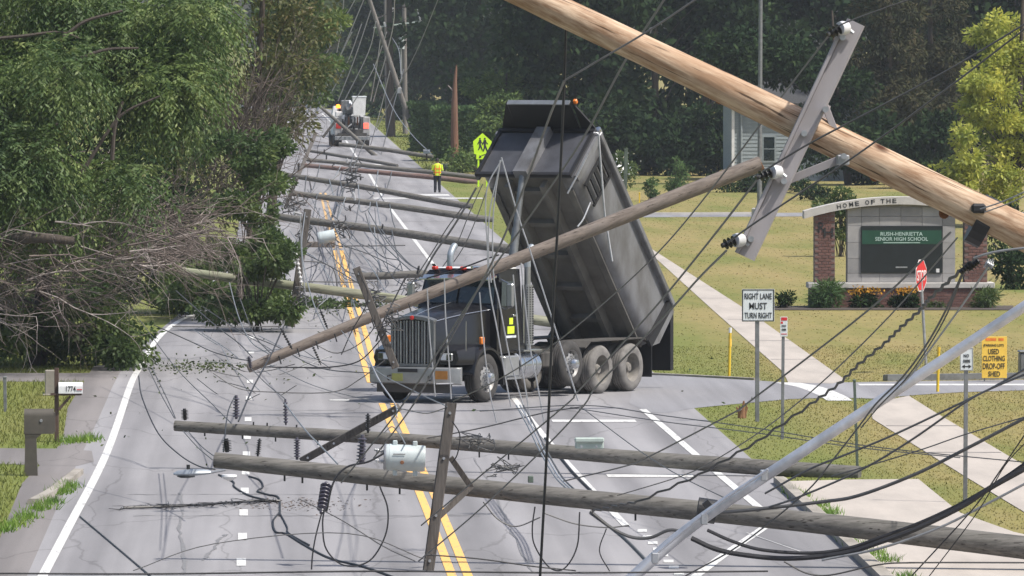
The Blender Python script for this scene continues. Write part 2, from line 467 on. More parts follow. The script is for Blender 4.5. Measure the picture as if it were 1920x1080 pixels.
_txt = {}
def text_mesh(s, extrude=.004, bold=0.0):
    cu = bpy.data.curves.new('lettering', 'FONT'); cu.body = s; cu.size = 1.0; cu.extrude = extrude; cu.offset = bold
    cu.align_x = 'CENTER'; cu.align_y = 'CENTER'; cu.resolution_u = 3
    ob = bpy.data.objects.new('lettering', cu); col.objects.link(ob)
    dg = bpy.context.evaluated_depsgraph_get()
    me = bpy.data.meshes.new_from_object(ob.evaluated_get(dg))
    bpy.data.objects.remove(ob); return me
STRINGS = ["RIGHT LANE", "MUST", "TURN RIGHT", "STOP", "(PARKING LOT)", "USED", "CLOTHING", "DROP-OFF", "SHED",
           "RUSH-HENRIETTA", "SENIOR HIGH SCHOOL", "1774", "R", "H", "O", "M", "E", "F", "T", "NO", "STANDING"]
for _s in STRINGS: _txt[_s] = text_mesh(_s, .01, .012)
def text(s, w, h, m, parent, centre, name='lettering', R=None):
    """flat raised lettering, width w and cap height h, on a plane facing -Y (turned by R)"""
    me = _txt[s].copy(); me.materials.clear(); me.materials.append(M[m])
    co = np.empty(len(me.vertices) * 3); me.vertices.foreach_get('co', co); co = co.reshape(-1, 3)
    lo, hi = co.min(0), co.max(0); c = (lo + hi) / 2
    co = (co - c); co[:, 0] *= w / (hi[0] - lo[0]); co[:, 1] *= h / (hi[1] - lo[1]); co[:, 2] *= .3
    out = np.stack([co[:, 0], -co[:, 2], co[:, 1]], 1)
    if R is not None: out = out @ np.array(R).T
    out = out + np.array(centre)
    me.vertices.foreach_set('co', out.ravel()); me.update()
    return link(bpy.data.objects.new(name, me), parent)
def np_mesh(name, verts, nper, m, parent=None):
    """verts (N*nper,3): N separate polygons of nper corners"""
    me = bpy.data.meshes.new(name); nv = len(verts); nf = nv // nper
    me.vertices.add(nv); me.vertices.foreach_set('co', np.ascontiguousarray(verts, dtype=np.float32).ravel())
    me.loops.add(nv); me.loops.foreach_set('vertex_index', np.arange(nv, dtype=np.int32))
    me.polygons.add(nf); me.polygons.foreach_set('loop_start', np.arange(0, nv, nper, dtype=np.int32))
    me.update(calc_edges=True)
    me.materials.append(M[m])
    return link(bpy.data.objects.new(name, me), parent)
def smoothpath(pts, n=6):            # Catmull-Rom
    pts = [Vector(p) for p in pts]
    if len(pts) < 3:
        return [pts[0].lerp(pts[1], i / n) for i in range(n + 1)]
    q = [pts[0] * 2 - pts[1]] + pts + [pts[-1] * 2 - pts[-2]]; out = []
    for i in range(1, len(q) - 2):
        a, b, c, d = q[i-1:i+3]
        for k in range(n):
            t = k / n
            out.append(.5 * ((2*b) + (c-a)*t + (2*a-5*b+4*c-d)*t*t + (3*b-a-3*c+d)*t**3))
    out.append(pts[-1]); return out
# ------------------------------------------------------------------ the setting: ground, road, paving
rng = np.random.default_rng(11)
PAVED = []
def sheet(name, pts, z, m, paved=True):
    mb = MB(); v = [Vector((p.x, p.y, z)) for p in pts]
    mb.add(v, [tuple(range(len(v)))])
    if paved: PAVED.append(np.array([(p.x, p.y) for p in pts]))
    return struct(mb.build(name, m))
def gp(*pp): return [G(x, y) for x, y in pp]

g = MB()
g.add([(-700, 20, 0), (700, 20, 0), (700, 4000, 0), (-700, 4000, 0)], [(0, 1, 2, 3)])
struct(g.build('ground', 'grass'))

# main road: straight, left edge tapering in beyond the turn lane
rd = [(-3.65, 40), (9.0, 40), (9.0, 830), (2.0, 830), (-.9, 560), (-1.2, 300), (-2.3, 245), (-3.0, 222), (-3.55, 205)]
sheet('road', [Vector((x, y, 0)) for x, y in rd], .004, 'asphalt')
# beyond the crest the road bends away to the left
sheet('far_road', [Vector(p) for p in ((2.0, 830, 0), (9.0, 830, 0), (4, 900, 0), (-6, 940, 0), (-14, 940, 0), (-3, 880, 0))], .004, 'asphalt2')
# broken, gritty shoulder on the left
sheet('road_shoulder', [Vector((x, y, 0)) for x, y in ((-4.15, 40), (-3.5, 40), (-3.5, 130), (-3.5, 150), (-3.45, 175), (-3.45, 190), (-3.4, 203), (-4.1, 203), (-4.2, 180), (-3.95, 165), (-4.3, 150), (-4.15, 128))], .006, 'gravel')
# side road on the right with its mouth
sheet('side_road', gp((1180, 757), (1215, 773), (1250, 775), (1300, 766), (1380, 758), (1480, 749), (1560, 746), (1640, 748), (1720, 741), (1800, 736), (1960, 731), (2600, 722), (2600, 704), (1960, 712), (1660, 716), (1560, 718), (1480, 718), (1420, 714), (1330, 709), (1240, 704), (1190, 706)), .008, 'asphalt2')
sheet('school_driveway', gp((1150, 402), (1150, 408), (1500, 406), (2300, 404), (2300, 397), (1500, 399)), .008, 'asphalt2')
sheet('sidewalk', gp((1211, 468), (1223, 468), (1405, 585), (1585, 713), (1560, 720), (1478, 718), (1468, 698), (1340, 585)), .012, 'concrete')
sheet('near_sidewalk', gp((1632, 757), (1704, 743), (1760, 778), (1920, 873), (2200, 1035), (2500, 1200), (2330, 1200), (1990, 1003), (1814, 897), (1690, 820), (1636, 786)), .012, 'concrete')
sheet('concrete_apron', gp((1478, 903), (1600, 900), (1722, 899), (1760, 930), (1800, 962), (1900, 998), (2080, 1040), (2200, 1120), (2330, 1260), (1830, 1260), (1640, 1085), (1560, 995)), .010, 'concrete')
sheet('left_driveway', gp((-400, 838), (120, 842), (172, 846), (176, 866), (145, 874), (-400, 862)), .008, 'gravel')
sheet('shaded_driveway', gp((-300, 700), (215, 700), (215, 708), (150, 716), (-300, 716)), .008, 'gravel')
# concrete panel joints of the walk are real slots: thin dark strips proud by 2 mm
for i, (ya, yb, xa, xb) in enumerate(((600, 600, 1365, 1428), (640, 640, 1408, 1484), (675, 675, 1446, 1532), (800, 800, 1662, 1796), (850, 850, 1742, 1878), (560, 560, 1314, 1366))):
    a, b = G(xa, ya), G(xb, yb); d = .22
    mb = MB(); mb.add([(a.x, a.y, .015), (b.x, b.y, .015), (b.x, b.y + d, .015), (a.x, a.y + d, .015)], [(0, 1, 2, 3)])
    struct(mb.build('sidewalk_joint', 'gravel'))

# kerbs: a real step
def kerb(pts, w=.16, h=.12, m='kerb'):
    mb = MB(); pts = smoothpath(pts, 5); L = []; Rr = []
    for i, p in enumerate(pts):
        t = (pts[min(i+1, len(pts)-1)] - pts[max(i-1, 0)]).normalized(); n = Vector((t.y, -t.x, 0))
        L.append(p - n * w/2); Rr.append(p + n * w/2)
    rings = [[(a.x, a.y, -.05), (a.x, a.y, h - .02), (a.x*.8 + b.x*.2, a.y*.8 + b.y*.2, h), (b.x, b.y, h), (b.x, b.y, -.05)] for a, b in zip(L, Rr)]
    mb.loft(rings); return struct(mb.build('kerb', m))
kerb([G(1462, 906), G(1530, 968), G(1620, 1052), G(1680, 1110), G(1800, 1230)], .22)
kerb([G(62, 946), G(100, 925), G(146, 889)], .2, .1)
kerb([G(1190, 402.5), G(1260, 402.6), G(1420, 402)], .3, .1, 'cap')
kerb([G(1222, 703), G(1330, 708), G(1420, 713)], .2, .05)
kerb([G(1660, 714), G(1800, 712), G(1960, 710)], .3, .14, 'post')

# painted markings
def stripe(name, pts, w, m='white_paint', z=.012, n=6):
    pts = [G(*p) for p in pts]
    pts = smoothpath(pts, n) if len(pts) > 2 else pts
    V = []; F = []
    for i, p in enumerate(pts):
        V += [(p.x - w/2, p.y, z), (p.x + w/2, p.y, z)]
        if i: F.append((2*i-2, 2*i-1, 2*i+1, 2*i))
    mb = MB(); mb.add(V, F); return struct(mb.build(name, m))
stripe('edge_line', [(70, 1100), (128, 990), (200, 850), (245, 722), (262, 690), (292, 640), (330, 606), (372, 588), (430, 575)], .15)
M['yellow_faded'] = make_paint('worn_yellow_paint', (.60, .38, .16), (.30, .27, .23))
for off in (0, .235):
    def yl(x, y): return (x + off * (y - HY) / CAMH, y)
    stripe('centre_line', [yl(853, 1095), yl(795, 945), yl(748, 835), yl(716, 757)], .135, 'yellow_paint')
    stripe('centre_line', [yl(694, 718), yl(682, 680), yl(667, 620), yl(640, 520), yl(628, 470)], .135, 'yellow_paint')
    stripe('centre_line', [yl(627, 466), yl(616, 425), yl(608, 392), yl(601, 362)], .10, 'yellow_faded')
for y in (1055, 1007, 962, 921, 886, 852, 820, 787, 747, 716, 690, 661, 633):
    s_ = (y - HY) / CAMH; x = HX - .36 * s_; hh = 6.5 * ((y - HY) / 949.0) ** 2
    stripe('lane_dash', [(x - .02 * s_, y + hh), (x - .02 * s_, y - hh)], .14)
stripe('lane_line', [(962, 745), (1005, 800), (1060, 865), (1120, 930), (1175, 988)], .13)
for i in range(9):
    y = 996 + i * 11.5; x = 1204 + (y - 996) * .86
    stripe('turn_dash', [(x, y + 2.6), (x, y - 2.6)], .15)
for a, b in (((815, 500), (722, 378)), ((716, 368), (690, 322)), ((838, 528), (812, 495)), ((672, 300), (640, 250)), ((634, 242), (604, 213))):
    stripe('lane_line', [a, b], .14)
stripe('edge_line', [(1205, 768), (1250, 806), (1310, 858), (1390, 925), (1432, 960)], .15)
stripe('edge_line', [(1500, 1035), (1400, 1000)], .02)
def bar(name, x0, x1, y, t, m='white_paint'):
    a, b = G(x0, y), G(x1, y); d = t * a.y / (y - HY)
    mb = MB(); mb.add([(a.x, a.y - d, .012), (b.x, b.y - d, .012), (b.x, b.y + d, .012), (a.x, a.y + d, .012)], [(0, 1, 2, 3)])
    return struct(mb.build(name, m))
bar('word_marking', 1035, 1192, 790, 2.2)
bar('word_marking', 1138, 1300, 893, 2.6)
bar('crosswalk_bar', 752, 842, 366, 1.4)
bar('crosswalk_bar', 700, 905, 372, .9)
bar('stop_bar', 618, 655, 751, 1.0)
bar('crosswalk_bar', 690, 716, 309, 1.2)
stripe('turn_line', [(1300, 1085), (1360, 1040), (1440, 985), (1470, 958)], .16)
stripe('side_road_line', [(1475, 718), (1520, 727), (1556, 741), (1575, 752)], .55)
bar('side_road_edge', 1610, 1925, 722, 1.4)

# cracks sealed with tar, on the near lane
def crack(pts, w):
    pts = [G(*p) for p in pts]; V = []; F = []
    pts = smoothpath(pts, 7); r = random.Random(len(pts) + int(pts[0].y))
    for i, p in enumerate(pts):
        ww = w * r.uniform(.3, 1.3); dx = r.uniform(-.03, .03)
        V += [(p.x + dx - ww/2, p.y, .0095), (p.x + dx + ww/2, p.y, .0095)]
        if i: F.append((2*i-2, 2*i-1, 2*i+1, 2*i))
    mb = MB(); mb.add(V, F); return struct(mb.build('tar_crack', 'tar'))
M['tar'] = mat('tar', (.165, .16, .16), (.2, .195, .195), 3, .6)
crack([(345, 1078), (342, 1030), (336, 990), (342, 955), (338, 925)], .06)
crack([(382, 1052), (400, 1030), (412, 1012), (425, 1003)], .07)
crack([(1000, 1075), (960, 1000), (930, 930), (890, 860)], .035)
for (x0, x1, y) in ((250, 900, 968), (240, 760, 928), (430, 1080, 770), (280, 720, 706), (300, 640, 648)):
    mb = MB(); a, b = G(x0, y), G(x1, y); r = random.Random(y); V = []; F = []
    for i in range(30):
        p = a.lerp(b, i / 29); d = r.uniform(.01, .055); o = r.uniform(-.12, .12)
        V += [(p.x, p.y + o - d, .009), (p.x, p.y + o + d, .009)]
        if i: F.append((2*i-2, 2*i, 2*i+1, 2*i-1))
    mb.add(V, F); struct(mb.build('tar_crack', 'tar'))

# grass blades
def inpoly(x, y, poly):
    ins = np.zeros(len(x), bool); j = len(poly) - 1
    for i in range(len(poly)):
        xi, yi = poly[i]; xj, yj = poly[j]
        c = ((yi > y) != (yj > y)) & (x < (xj - xi) * (y - yi) / (yj - yi + 1e-12) + xi)
        ins ^= c; j = i
    return ins
def grass(x0, x1, y0, y1, n, h, w):
    x = rng.uniform(x0, x1, n); y = rng.uniform(y0, y1, n)
    keep = np.ones(n, bool)
    for p in PAVED: keep &= ~inpoly(x, y, p)
    # only what lies in or near the picture
    px = HX + x / y * FPX
    keep &= (px > -250) & (px < 2250)
    x, y = x[keep], y[keep]; k = len(x)
    a = rng.uniform(0, math.pi, k); hh = h * rng.uniform(.4, 1.3, k); ww = w * rng.uniform(.6, 1.3, k)
    tall = rng.random(k) > .96; hh[tall] *= 1.9
    base = np.stack([x, y, np.zeros(k)], 1)
    d = np.stack([np.cos(a), np.sin(a), np.zeros(k)], 1) * (ww / 2)[:, None]
    tip = base + np.stack([rng.normal(0, .4, k) * hh, rng.normal(0, .4, k) * hh, hh], 1)
    return np.stack([base - d, base + d, tip], 1).reshape(-1, 3)
o = np_mesh('grass', np.concatenate([
    grass(9.05, 19, 115, 215, 80000, .026, .026),
    grass(9.1, 34, 215, 470, 30000, .018, .06),
    grass(-12, -3.66, 110, 230, 75000, .09, .022),
    grass(9.05, 34, 470, 800, 40000, .10, .09)]), 3, 'blade')
tag(o, 'mown, partly dried lawn grass on the road verges', 'grass', kind='stuff')
def weeds(label, pts, n, h, spread):
    V = []
    for (x, y) in pts:
        c = G(x, y); k = n
        p = np.stack([rng.normal(c.x, spread, k), rng.normal(c.y, spread * 4, k), np.zeros(k)], 1)
        a = rng.uniform(0, math.pi, k); d = np.stack([np.cos(a), np.sin(a), 0 * a], 1) * .012
        hh = h * rng.uniform(.3, 1.2, k)
        V.append(np.stack([p - d, p + d, p + np.stack([rng.normal(0, .5, k) * hh, rng.normal(0, .5, k) * hh, hh], 1)], 1).reshape(-1, 3))
    o = np_mesh('weeds', np.concatenate(V), 3, 'weed'); return tag(o, label, 'weeds', kind='stuff')
M['weed'] = leaf_mat('weed_leaf', (.10, .20, .03), (.16, .27, .045), (.22, .30, .07))
weeds('bright green weeds growing along the kerb of the concrete apron', [(1488, 925), (1500, 932), (1535, 950), (1555, 962), (1546, 966), (1640, 1040), (1660, 1052), (1600, 1022), (1700, 1085)], 110, .13, .1)
weeds('tall green grass along the broken kerb at the lower left', [(10, 995), (30, 985), (52, 972), (75, 955), (95, 945), (115, 925), (130, 915), (150, 828), (168, 826), (130, 830)], 150, .16, .11)

# ------------------------------------------------------------------ trees
def leaf_quads(c, ax, L, W, droop_n=None):
    n = len(c)
    ax = ax / (np.linalg.norm(ax, axis=1, keepdims=True) + 1e-9)
    rn = rng.normal(size=(n, 3)); rn[:, 2] += .6
    s = np.cross(ax, rn); s /= (np.linalg.norm(s, axis=1, keepdims=True) + 1e-9)
    L = (L * rng.uniform(.6, 1.35, n))[:, None]; W = (W * rng.uniform(.6, 1.35, n))[:, None]
    m = c + ax * L * .45
    return np.stack([c, m + s * W / 2, c + ax * L, m - s * W / 2], 1).reshape(-1, 3)
def clump_points(clumps, n):
    w = np.array([q[3] * q[4] * q[5] for q in clumps]) ** .67; w /= w.sum()
    idx = rng.choice(len(clumps), n, p=w)
    C = np.array([q[:3] for q in clumps])[idx]; Rr = np.array([q[3:6] for q in clumps])[idx]
    d = rng.normal(size=(n, 3)); d /= np.linalg.norm(d, axis=1, keepdims=True)
    r = rng.random(n) ** .45
    return C + d * Rr * r[:, None], d
def crown_clumps(ells, k, rmin, rmax, flat=.75):
    out = []
    w = np.array([e[3] * e[4] * e[5] for e in ells]); w = w / w.sum()
    for i in rng.choice(len(ells), k, p=w):
        e = ells[i]; d = rng.normal(size=3); d /= np.linalg.norm(d); r = rng.random() ** .38
        q = rng.uniform(rmin, rmax)
        p = np.array(e[:3]) + d * np.array(e[3:]) * r
        out.append((*p, q * rng.uniform(.8, 1.4), q * rng.uniform(.8, 1.4), q * flat * rng.uniform(.7, 1.2)))
    return out
def sprays(clumps, n, per, twig_len, L, W):
    """pinnate, drooping leaf sprays"""
    p, d = clump_points(clumps, n)
    ax = d * .7 + rng.normal(0, .45, (n, 3)); ax[:, 2] -= .25
    ax /= np.linalg.norm(ax, axis=1, keepdims=True)
    C = []; A = []
    for k in range(per):
        t = (k + .5) / per; tl = twig_len * t
        pos = p + ax * tl; pos[:, 2] -= twig_len * .55 * t * t
        side = np.cross(ax, np.array([[0, 0, 1.0]])); side /= np.linalg.norm(side, axis=1, keepdims=True) + 1e-9
        sg = 1 if k % 2 else -1
        a = ax * .6 + side * sg * .8; a[:, 2] -= .45 + .4 * t
        C.append(pos); A.append(a + rng.normal(0, .15, a.shape))
    return leaf_quads(np.concatenate(C), np.concatenate(A), L, W)
def limbs(mb, base, top, r0, clumps, frac, n=6, rr=.2):
    base, top = Vector(base), Vector(top)
    mid = base.lerp(top, .5) + Vector((rng.normal(0, .12), rng.normal(0, .12), 0))
    path = smoothpath([base, mid, top], 5)
    mb.tube(path, [r0 * (1 - .75 * i / (len(path) - 1)) for i in range(len(path))], 9)
    for i, q in enumerate(clumps):
        if rng.random() > frac: continue
        e = Vector(q[:3]); t = min(.95, max(.25, (e.z - base.z) / max(.1, top.z - base.z) - .25 + rng.normal(0, .08)))
        st = path[int(t * (len(path) - 1))]
        m = st.lerp(e, .5) + Vector((0, 0, (e - st).length * .1))
        r = r0 * rr * (1.1 - t)
        mb.tube(smoothpath([st, m, e], 3), [r * (1 - .13 * j) for j in range(7)], 5)
def tree(name, label, base, trunk_top, r0, ells, nclump, rc, nleaf, L, W, m, group=None, frac=.35, mode='leaf', bark='bark', per=8, twl=.5, cat='tree'):
    """ells are in world coordinates"""
    rt = thing(name, label, cat, base, 0, group)
    cl = crown_clumps(ells, nclump, *rc)
    mb = MB(); limbs(mb, base, trunk_top, r0, cl, frac); mb.build('trunk', bark, rt, smooth=True)
    if mode == 'spray': V = sprays(cl, nleaf, per, twl, L, W)
    else:
        p, d = clump_points(cl, nleaf); a = d + rng.normal(0, .5, d.shape); a[:, 2] -= .3
        V = leaf_quads(p, a, L, W)
    np_mesh('crown', V, 4, m, rt)
    return rt
def E(px, py, Y, rx, ry, rz):
    p = P(px, py, Y); return (p.x, p.y, p.z, rx, ry, rz)
def twigtree(mb, p, d, L, r, depth, spread=.6, grav=-.05, kids=3):
    pts = [p]; q = p.copy(); dd = d.normalized()
    k = 4
    for i in range(k):
        dd = (dd + Vector((rng.normal(0, .13), rng.normal(0, .13), rng.normal(0, .13) + grav))).normalized()
        q = q + dd * (L / k); pts.append(q.copy())
    mb.tube(pts, [r * (1 - .16 * i) for i in range(k + 1)], 4 if r > .012 else 3, cap=False)
    if depth > 0:
        for j in range(kids):
            i = 1 + int(rng.integers(0, k)); st = pts[i]
            nd = (dd + Vector((rng.normal(0, spread), rng.normal(0, spread), rng.normal(0, spread)))).normalized()
            twigtree(mb, st, nd, L * rng.uniform(.45, .8), r * .55, depth - 1, spread, grav, kids)

# left: honey locust standing by the road
tree('locust_tree', 'large bright green leafy tree at the upper left beside the road', GY(70, 203), P(120, -150, 203), .22,
     [E(60, 40, 203, 3.0, 3, 2.6), E(250, 60, 201, 2.0, 2.4, 2.0), E(110, 240, 199, 2.6, 2.4, 1.9), E(300, 190, 201, 1.25, 1.8, 1.5), E(40, 360, 197, 1.9, 2.0, 1.0), E(170, 370, 197, 1.2, 1.6, .8), E(-60, 250, 200, 2.2, 2, 2.5)],
     40, (.5, .85), 8500, .15, .052, 'leaf', mode='spray', per=16, twl=1.0, frac=.95)
_lt = bpy.data.objects['locust_tree']; mb = MB()
for pts_ in ([(-40, 75), (40, 68), (110, 60), (150, 72)], [(90, 200), (120, 130), (190, 95), (260, 90)], [(150, 330), (200, 250), (235, 210), (300, 180)], [(-20, 300), (60, 270), (110, 230)], [(210, 300), (215, 240), (230, 190)], [(120, 70), (160, 40), (230, 20)]):
    mb.tube(smoothpath([P(x_, y_, 197.6) for x_, y_ in pts_], 5), [.055 - .002 * i_ for i_ in range(5 * (len(pts_) - 1) + 1)], 6)
mb.build('boughs', 'bark', _lt, smooth=True)
# thin dead twigs showing through and a brown-leaved tree behind it
rt = tree('brown_tree', 'brownish half bare tree with grey twigs behind the large green tree', GY(470, 240), P(500, -120, 240), .2,
     [E(460, 80, 240, 1.9, 2.2, 2.5), E(560, 60, 240, 1.1, 2, 2.0), E(420, 300, 240, 1.5, 2, 1.7), E(520, 240, 240, 1.0, 1.6, 1.4)],
     80, (.35, .7), 9500, .17, .08, 'leaf_b', frac=.5)
mb = MB()
for i in range(70):
    b = P(rng.uniform(380, 480), rng.uniform(240, 420), 238)
    twigtree(mb, b, Vector((rng.uniform(-.2, .9), rng.uniform(-.8, .3), rng.uniform(.2, 1.0))), rng.uniform(1.2, 2.6), .022, 2, .5, .02, 3)
o = mb.build('twigs', 'twig', rt); o['kind'] = 'stuff'
tree('roadside_maple', 'green leafy tree overhanging the road beside the distant bucket truck', GY(500, 310), P(560, -100, 310), .2,
     [E(590, 80, 310, 1.15, 2, 1.9), E(560, 10, 310, 1.6, 2, 1.6), E(540, 170, 310, 1.3, 2, 1.2), E(610, 110, 312, .75, 1.5, .9)], 60, (.3, .6), 9000, .2, .1, 'leaf', frac=.4)
tree('young_roadside_tree', 'small green tree at the road edge left of the fallen crossarms', GY(440, 233), P(480, 230, 233), .12,
     [E(530, 265, 233, .5, 1.2, .55), E(495, 330, 232, .65, 1.2, .6), E(460, 290, 232, .8, 1.2, .6), E(500, 400, 231, .5, 1.0, .45), E(430, 385, 231, .8, 1.0, .55), E(390, 270, 232, .6, 1, .5)], 46, (.2, .38), 6500, .15, .075, 'leaf_m', frac=.4)
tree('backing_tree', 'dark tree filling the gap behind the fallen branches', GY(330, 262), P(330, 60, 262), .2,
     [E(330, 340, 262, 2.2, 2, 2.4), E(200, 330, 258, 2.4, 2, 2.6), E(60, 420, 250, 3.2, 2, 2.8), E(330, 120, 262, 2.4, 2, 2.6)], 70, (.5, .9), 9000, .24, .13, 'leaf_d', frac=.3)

# fallen tree: trunk coming in from the left, bare branches fanning to the right, leaves beneath
rt = thing('fallen_tree', 'fallen tree of tangled bare brown branches lying over the left lane', 'tree', GY(30, 206))
mb = MB()
mb.tube(smoothpath([P(-260, 500, 197), P(-60, 462, 197), P(60, 446, 196), P(140, 452, 196)], 5), [.22, .2, .19, .18, .17, .165, .16, .155, .15, .14, .13, .12, .115, .11, .10, .09], 9)
mb.build('trunk', 'bark', rt, smooth=True)
mb = MB(); mb2 = MB()
for i in range(190):
    x = rng.uniform(-120, 300); y = rng.uniform(415, 590 if x < 130 else 500)
    b = P(x, y, 199 + rng.uniform(-4, 4))
    up = (500 - y) / 300.0
    twigtree(mb if i % 6 else mb2, b, Vector((rng.uniform(.3, 1.2), rng.uniform(-.6, .6), rng.uniform(-.4, .4) + up * .2)), rng.uniform(.8, 2.0), rng.uniform(.010, .030), 2, .75, -.02 if x < 130 else .0, 3)
for i in range(36):
    x = rng.uniform(130, 350); y = rng.uniform(390, 440)
    twigtree(mb2 if i % 3 == 0 else mb, P(x, y, 206), Vector((1, rng.uniform(-.3, .3), rng.uniform(-.15, .2))), rng.uniform(1.0, 2.2), .022, 2, .65, -.03, 3)
mb.build('twigs', 'twig', rt)['kind'] = 'stuff'
mb2.build('pale_twigs', 'twig_l', rt)['kind'] = 'stuff'
cl = crown_clumps([E(60, 625, 202, 1.6, 2.0, .7), E(190, 620, 202, 1.1, 2, .7), E(240, 655, 200, .55, 1.6, .35), E(120, 570, 205, 1.7, 1.6, .5), E(-60, 610, 202, 1.6, 2, 1.0), E(260, 590, 204, .5, 1.2, .4)], 64, .28, .5)
p, d = clump_points(cl, 14000); a = d + rng.normal(0, .5, d.shape); a[:, 2] -= .6
np_mesh('foliage', leaf_quads(p, a, .15, .085), 4, 'leaf_m', rt)
def bush(name, label, ells, nclump, rc, nleaf, L, W, m, base, cat='bush', group=None):
    rt = thing(name, label, cat, base, 0, group)
    cl = crown_clumps(ells, nclump, *rc)
    cl = [(q[0], q[1], max(q[2], q[5] * .6), *q[3:]) for q in cl]
    mb = MB()
    for q in cl[:14]:
        mb.tube(smoothpath([Vector(base) + Vector((rng.normal(0, .1), rng.normal(0, .1), 0)), Vector(base).lerp(Vector(q[:3]), .6) + Vector((0, 0, .1)), Vector(q[:3])], 3), .018, 4)
    mb.build('stems', 'bark', rt)
    p, d = clump_points(cl, nleaf); a = d + rng.normal(0, .5, d.shape); a[:, 2] -= .1
    p[:, 2] = np.maximum(p[:, 2], .01)
    np_mesh('foliage', leaf_quads(p, a, L, W), 4, m, rt)
    return rt
bush('fallen_treetop', 'dark green fallen treetop lying on the road under the greenish pole', [E(400, 556, 236, 1.6, 2.5, .4), E(480, 556, 236, 1.0, 2.5, .4), E(345, 540, 236, 1.0, 2.5, .6), E(450, 580, 226, 1.1, 2.0, .3), E(520, 578, 226, .6, 2.0, .25)], 56, (.25, .42), 10000, .16, .085, 'leaf_m', GY(420, 236))
bush('fallen_green_bough', 'green bough of leaves left of the upright fallen crossarm', [E(500, 480, 226, .65, 1.6, .65), E(455, 478, 226, .6, 1.6, .45), E(525, 465, 226, .4, 1.2, .45)], 36, (.2, .36), 6000, .15, .08, 'leaf_m', GY(480, 226))
bush('leafy_thicket', 'dark green thicket glimpsed through the bare fallen branches', [E(300, 495, 240, 1.2, 1.5, .8), E(390, 465, 240, 1.0, 1.5, .8), E(200, 515, 240, 1.4, 1.5, .9), E(430, 525, 240, .8, 1.2, .6), E(330, 550, 239, .9, 1.2, .5)], 50, (.32, .55), 8000, .18, .095, 'leaf_m', GY(330, 240))
bush('leafy_branch_on_road', 'low scatter of green leafy twigs beside the yellow line under the greenish pole', [E(600, 578, 246, .9, 2.5, .12), E(560, 572, 246, .6, 2, .16), E(690, 580, 246, .6, 2, .08)], 26, (.1, .2), 1600, .12, .07, 'leaf_m', GY(600, 246))
# loose leaves strewn over the road
V = []
for (x, y, sx, sy, n) in ((380, 686, 45, 5, 260), (330, 690, 40, 5, 120), (420, 700, 120, 14, 40), (500, 640, 160, 40, 70), (600, 582, 90, 8, 160), (700, 600, 120, 12, 50), (350, 780, 200, 60, 40), (1300, 700, 200, 40, 10)):
    k = n; X = rng.normal(x, sx, k); Yp = rng.normal(y, sy, k)
    c = np.array([tuple(G(a, b, .02)) for a, b in zip(X, Yp)]); a = rng.normal(size=(k, 3)); a[:, 2] = np.abs(a[:, 2]) * .5
    V.append(leaf_quads(c, a, .09, .05))
tag(np_mesh('leaf_litter', np.concatenate(V), 4, 'debris'), 'torn leaves and twigs strewn over the left lane', 'leaves', kind='stuff')

# right: dark wood behind the school lawn, each tree its own thing
darks = [(900, 640, 17, 4.6, 'dark tree directly behind the raised dump body'),
         (1020, 560, 16, 5.0, 'dark tree beyond the top of the dump body'), (1120, 490, 15, 4.6, 'dark broad tree behind the post and white flowering shrub'),
         (1230, 505, 15, 5.0, 'dark tree between the flowering shrub and the house'), (1330, 520, 15, 4.6, 'dark tree overhanging the left end of the blue-grey house'),
         (1450, 545, 16, 5.2, 'tall dark tree rising behind the blue-grey house'), (1560, 520, 15, 4.6, 'dark tree behind the grey crossarm of the leaning log'),
         (1690, 540, 15, 5.0, 'dark tree behind the brownish spruce'), (1800, 500, 15, 5.0, 'dark tree behind the yellow-green tree'), (1910, 500, 15, 4.8, 'dark tree at the far right edge')]
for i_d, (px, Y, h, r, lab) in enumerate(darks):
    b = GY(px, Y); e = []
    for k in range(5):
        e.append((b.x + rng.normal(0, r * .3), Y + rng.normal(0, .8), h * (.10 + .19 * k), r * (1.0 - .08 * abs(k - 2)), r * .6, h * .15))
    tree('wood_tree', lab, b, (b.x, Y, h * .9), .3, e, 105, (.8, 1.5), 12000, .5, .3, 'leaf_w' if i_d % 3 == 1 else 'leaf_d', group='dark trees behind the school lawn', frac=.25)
for (px, Y, h, r, lab) in ((1660, 452, 15, 3.0, 'brownish-green spruce to the right of the house'), (1740, 470, 15, 2.8, 'brownish spruce behind the leaning log, next to the yellow-green tree')):
    b = GY(px, Y); e = [(b.x, Y, h * (.1 + .18 * k), r * (1.05 - .16 * k), r * (1.05 - .16 * k), h * .12) for k in range(5)]
    tree('spruce_tree', lab, b, (b.x, Y, h), .22, e, 130, (.45, .9), 15000, .34, .11, 'leaf_n', group='spruces by the house', frac=.3)
tree('yellow_green_tree', 'sunlit yellow-green leafy tree at the right edge', GY(1900, 345), P(1920, -60, 345), .2,
     [E(1895, 90, 345, 1.3, 1.6, 1.3), E(1845, 180, 343, 1.1, 1.4, 1.1), E(1825, 265, 342, 1.05, 1.3, .9), E(1910, 260, 345, 1.6, 1.6, 1.6), E(1800, 325, 342, .8, 1.2, .6), E(1960, 140, 347, 1.8, 1.5, 2.4), E(1880, 350, 344, 1.2, 1.2, .8), E(1870, 130, 346, 1.2, 1.2, 1.2)], 120, (.36, .66), 26000, .22, .11, 'leaf_y', frac=.4)
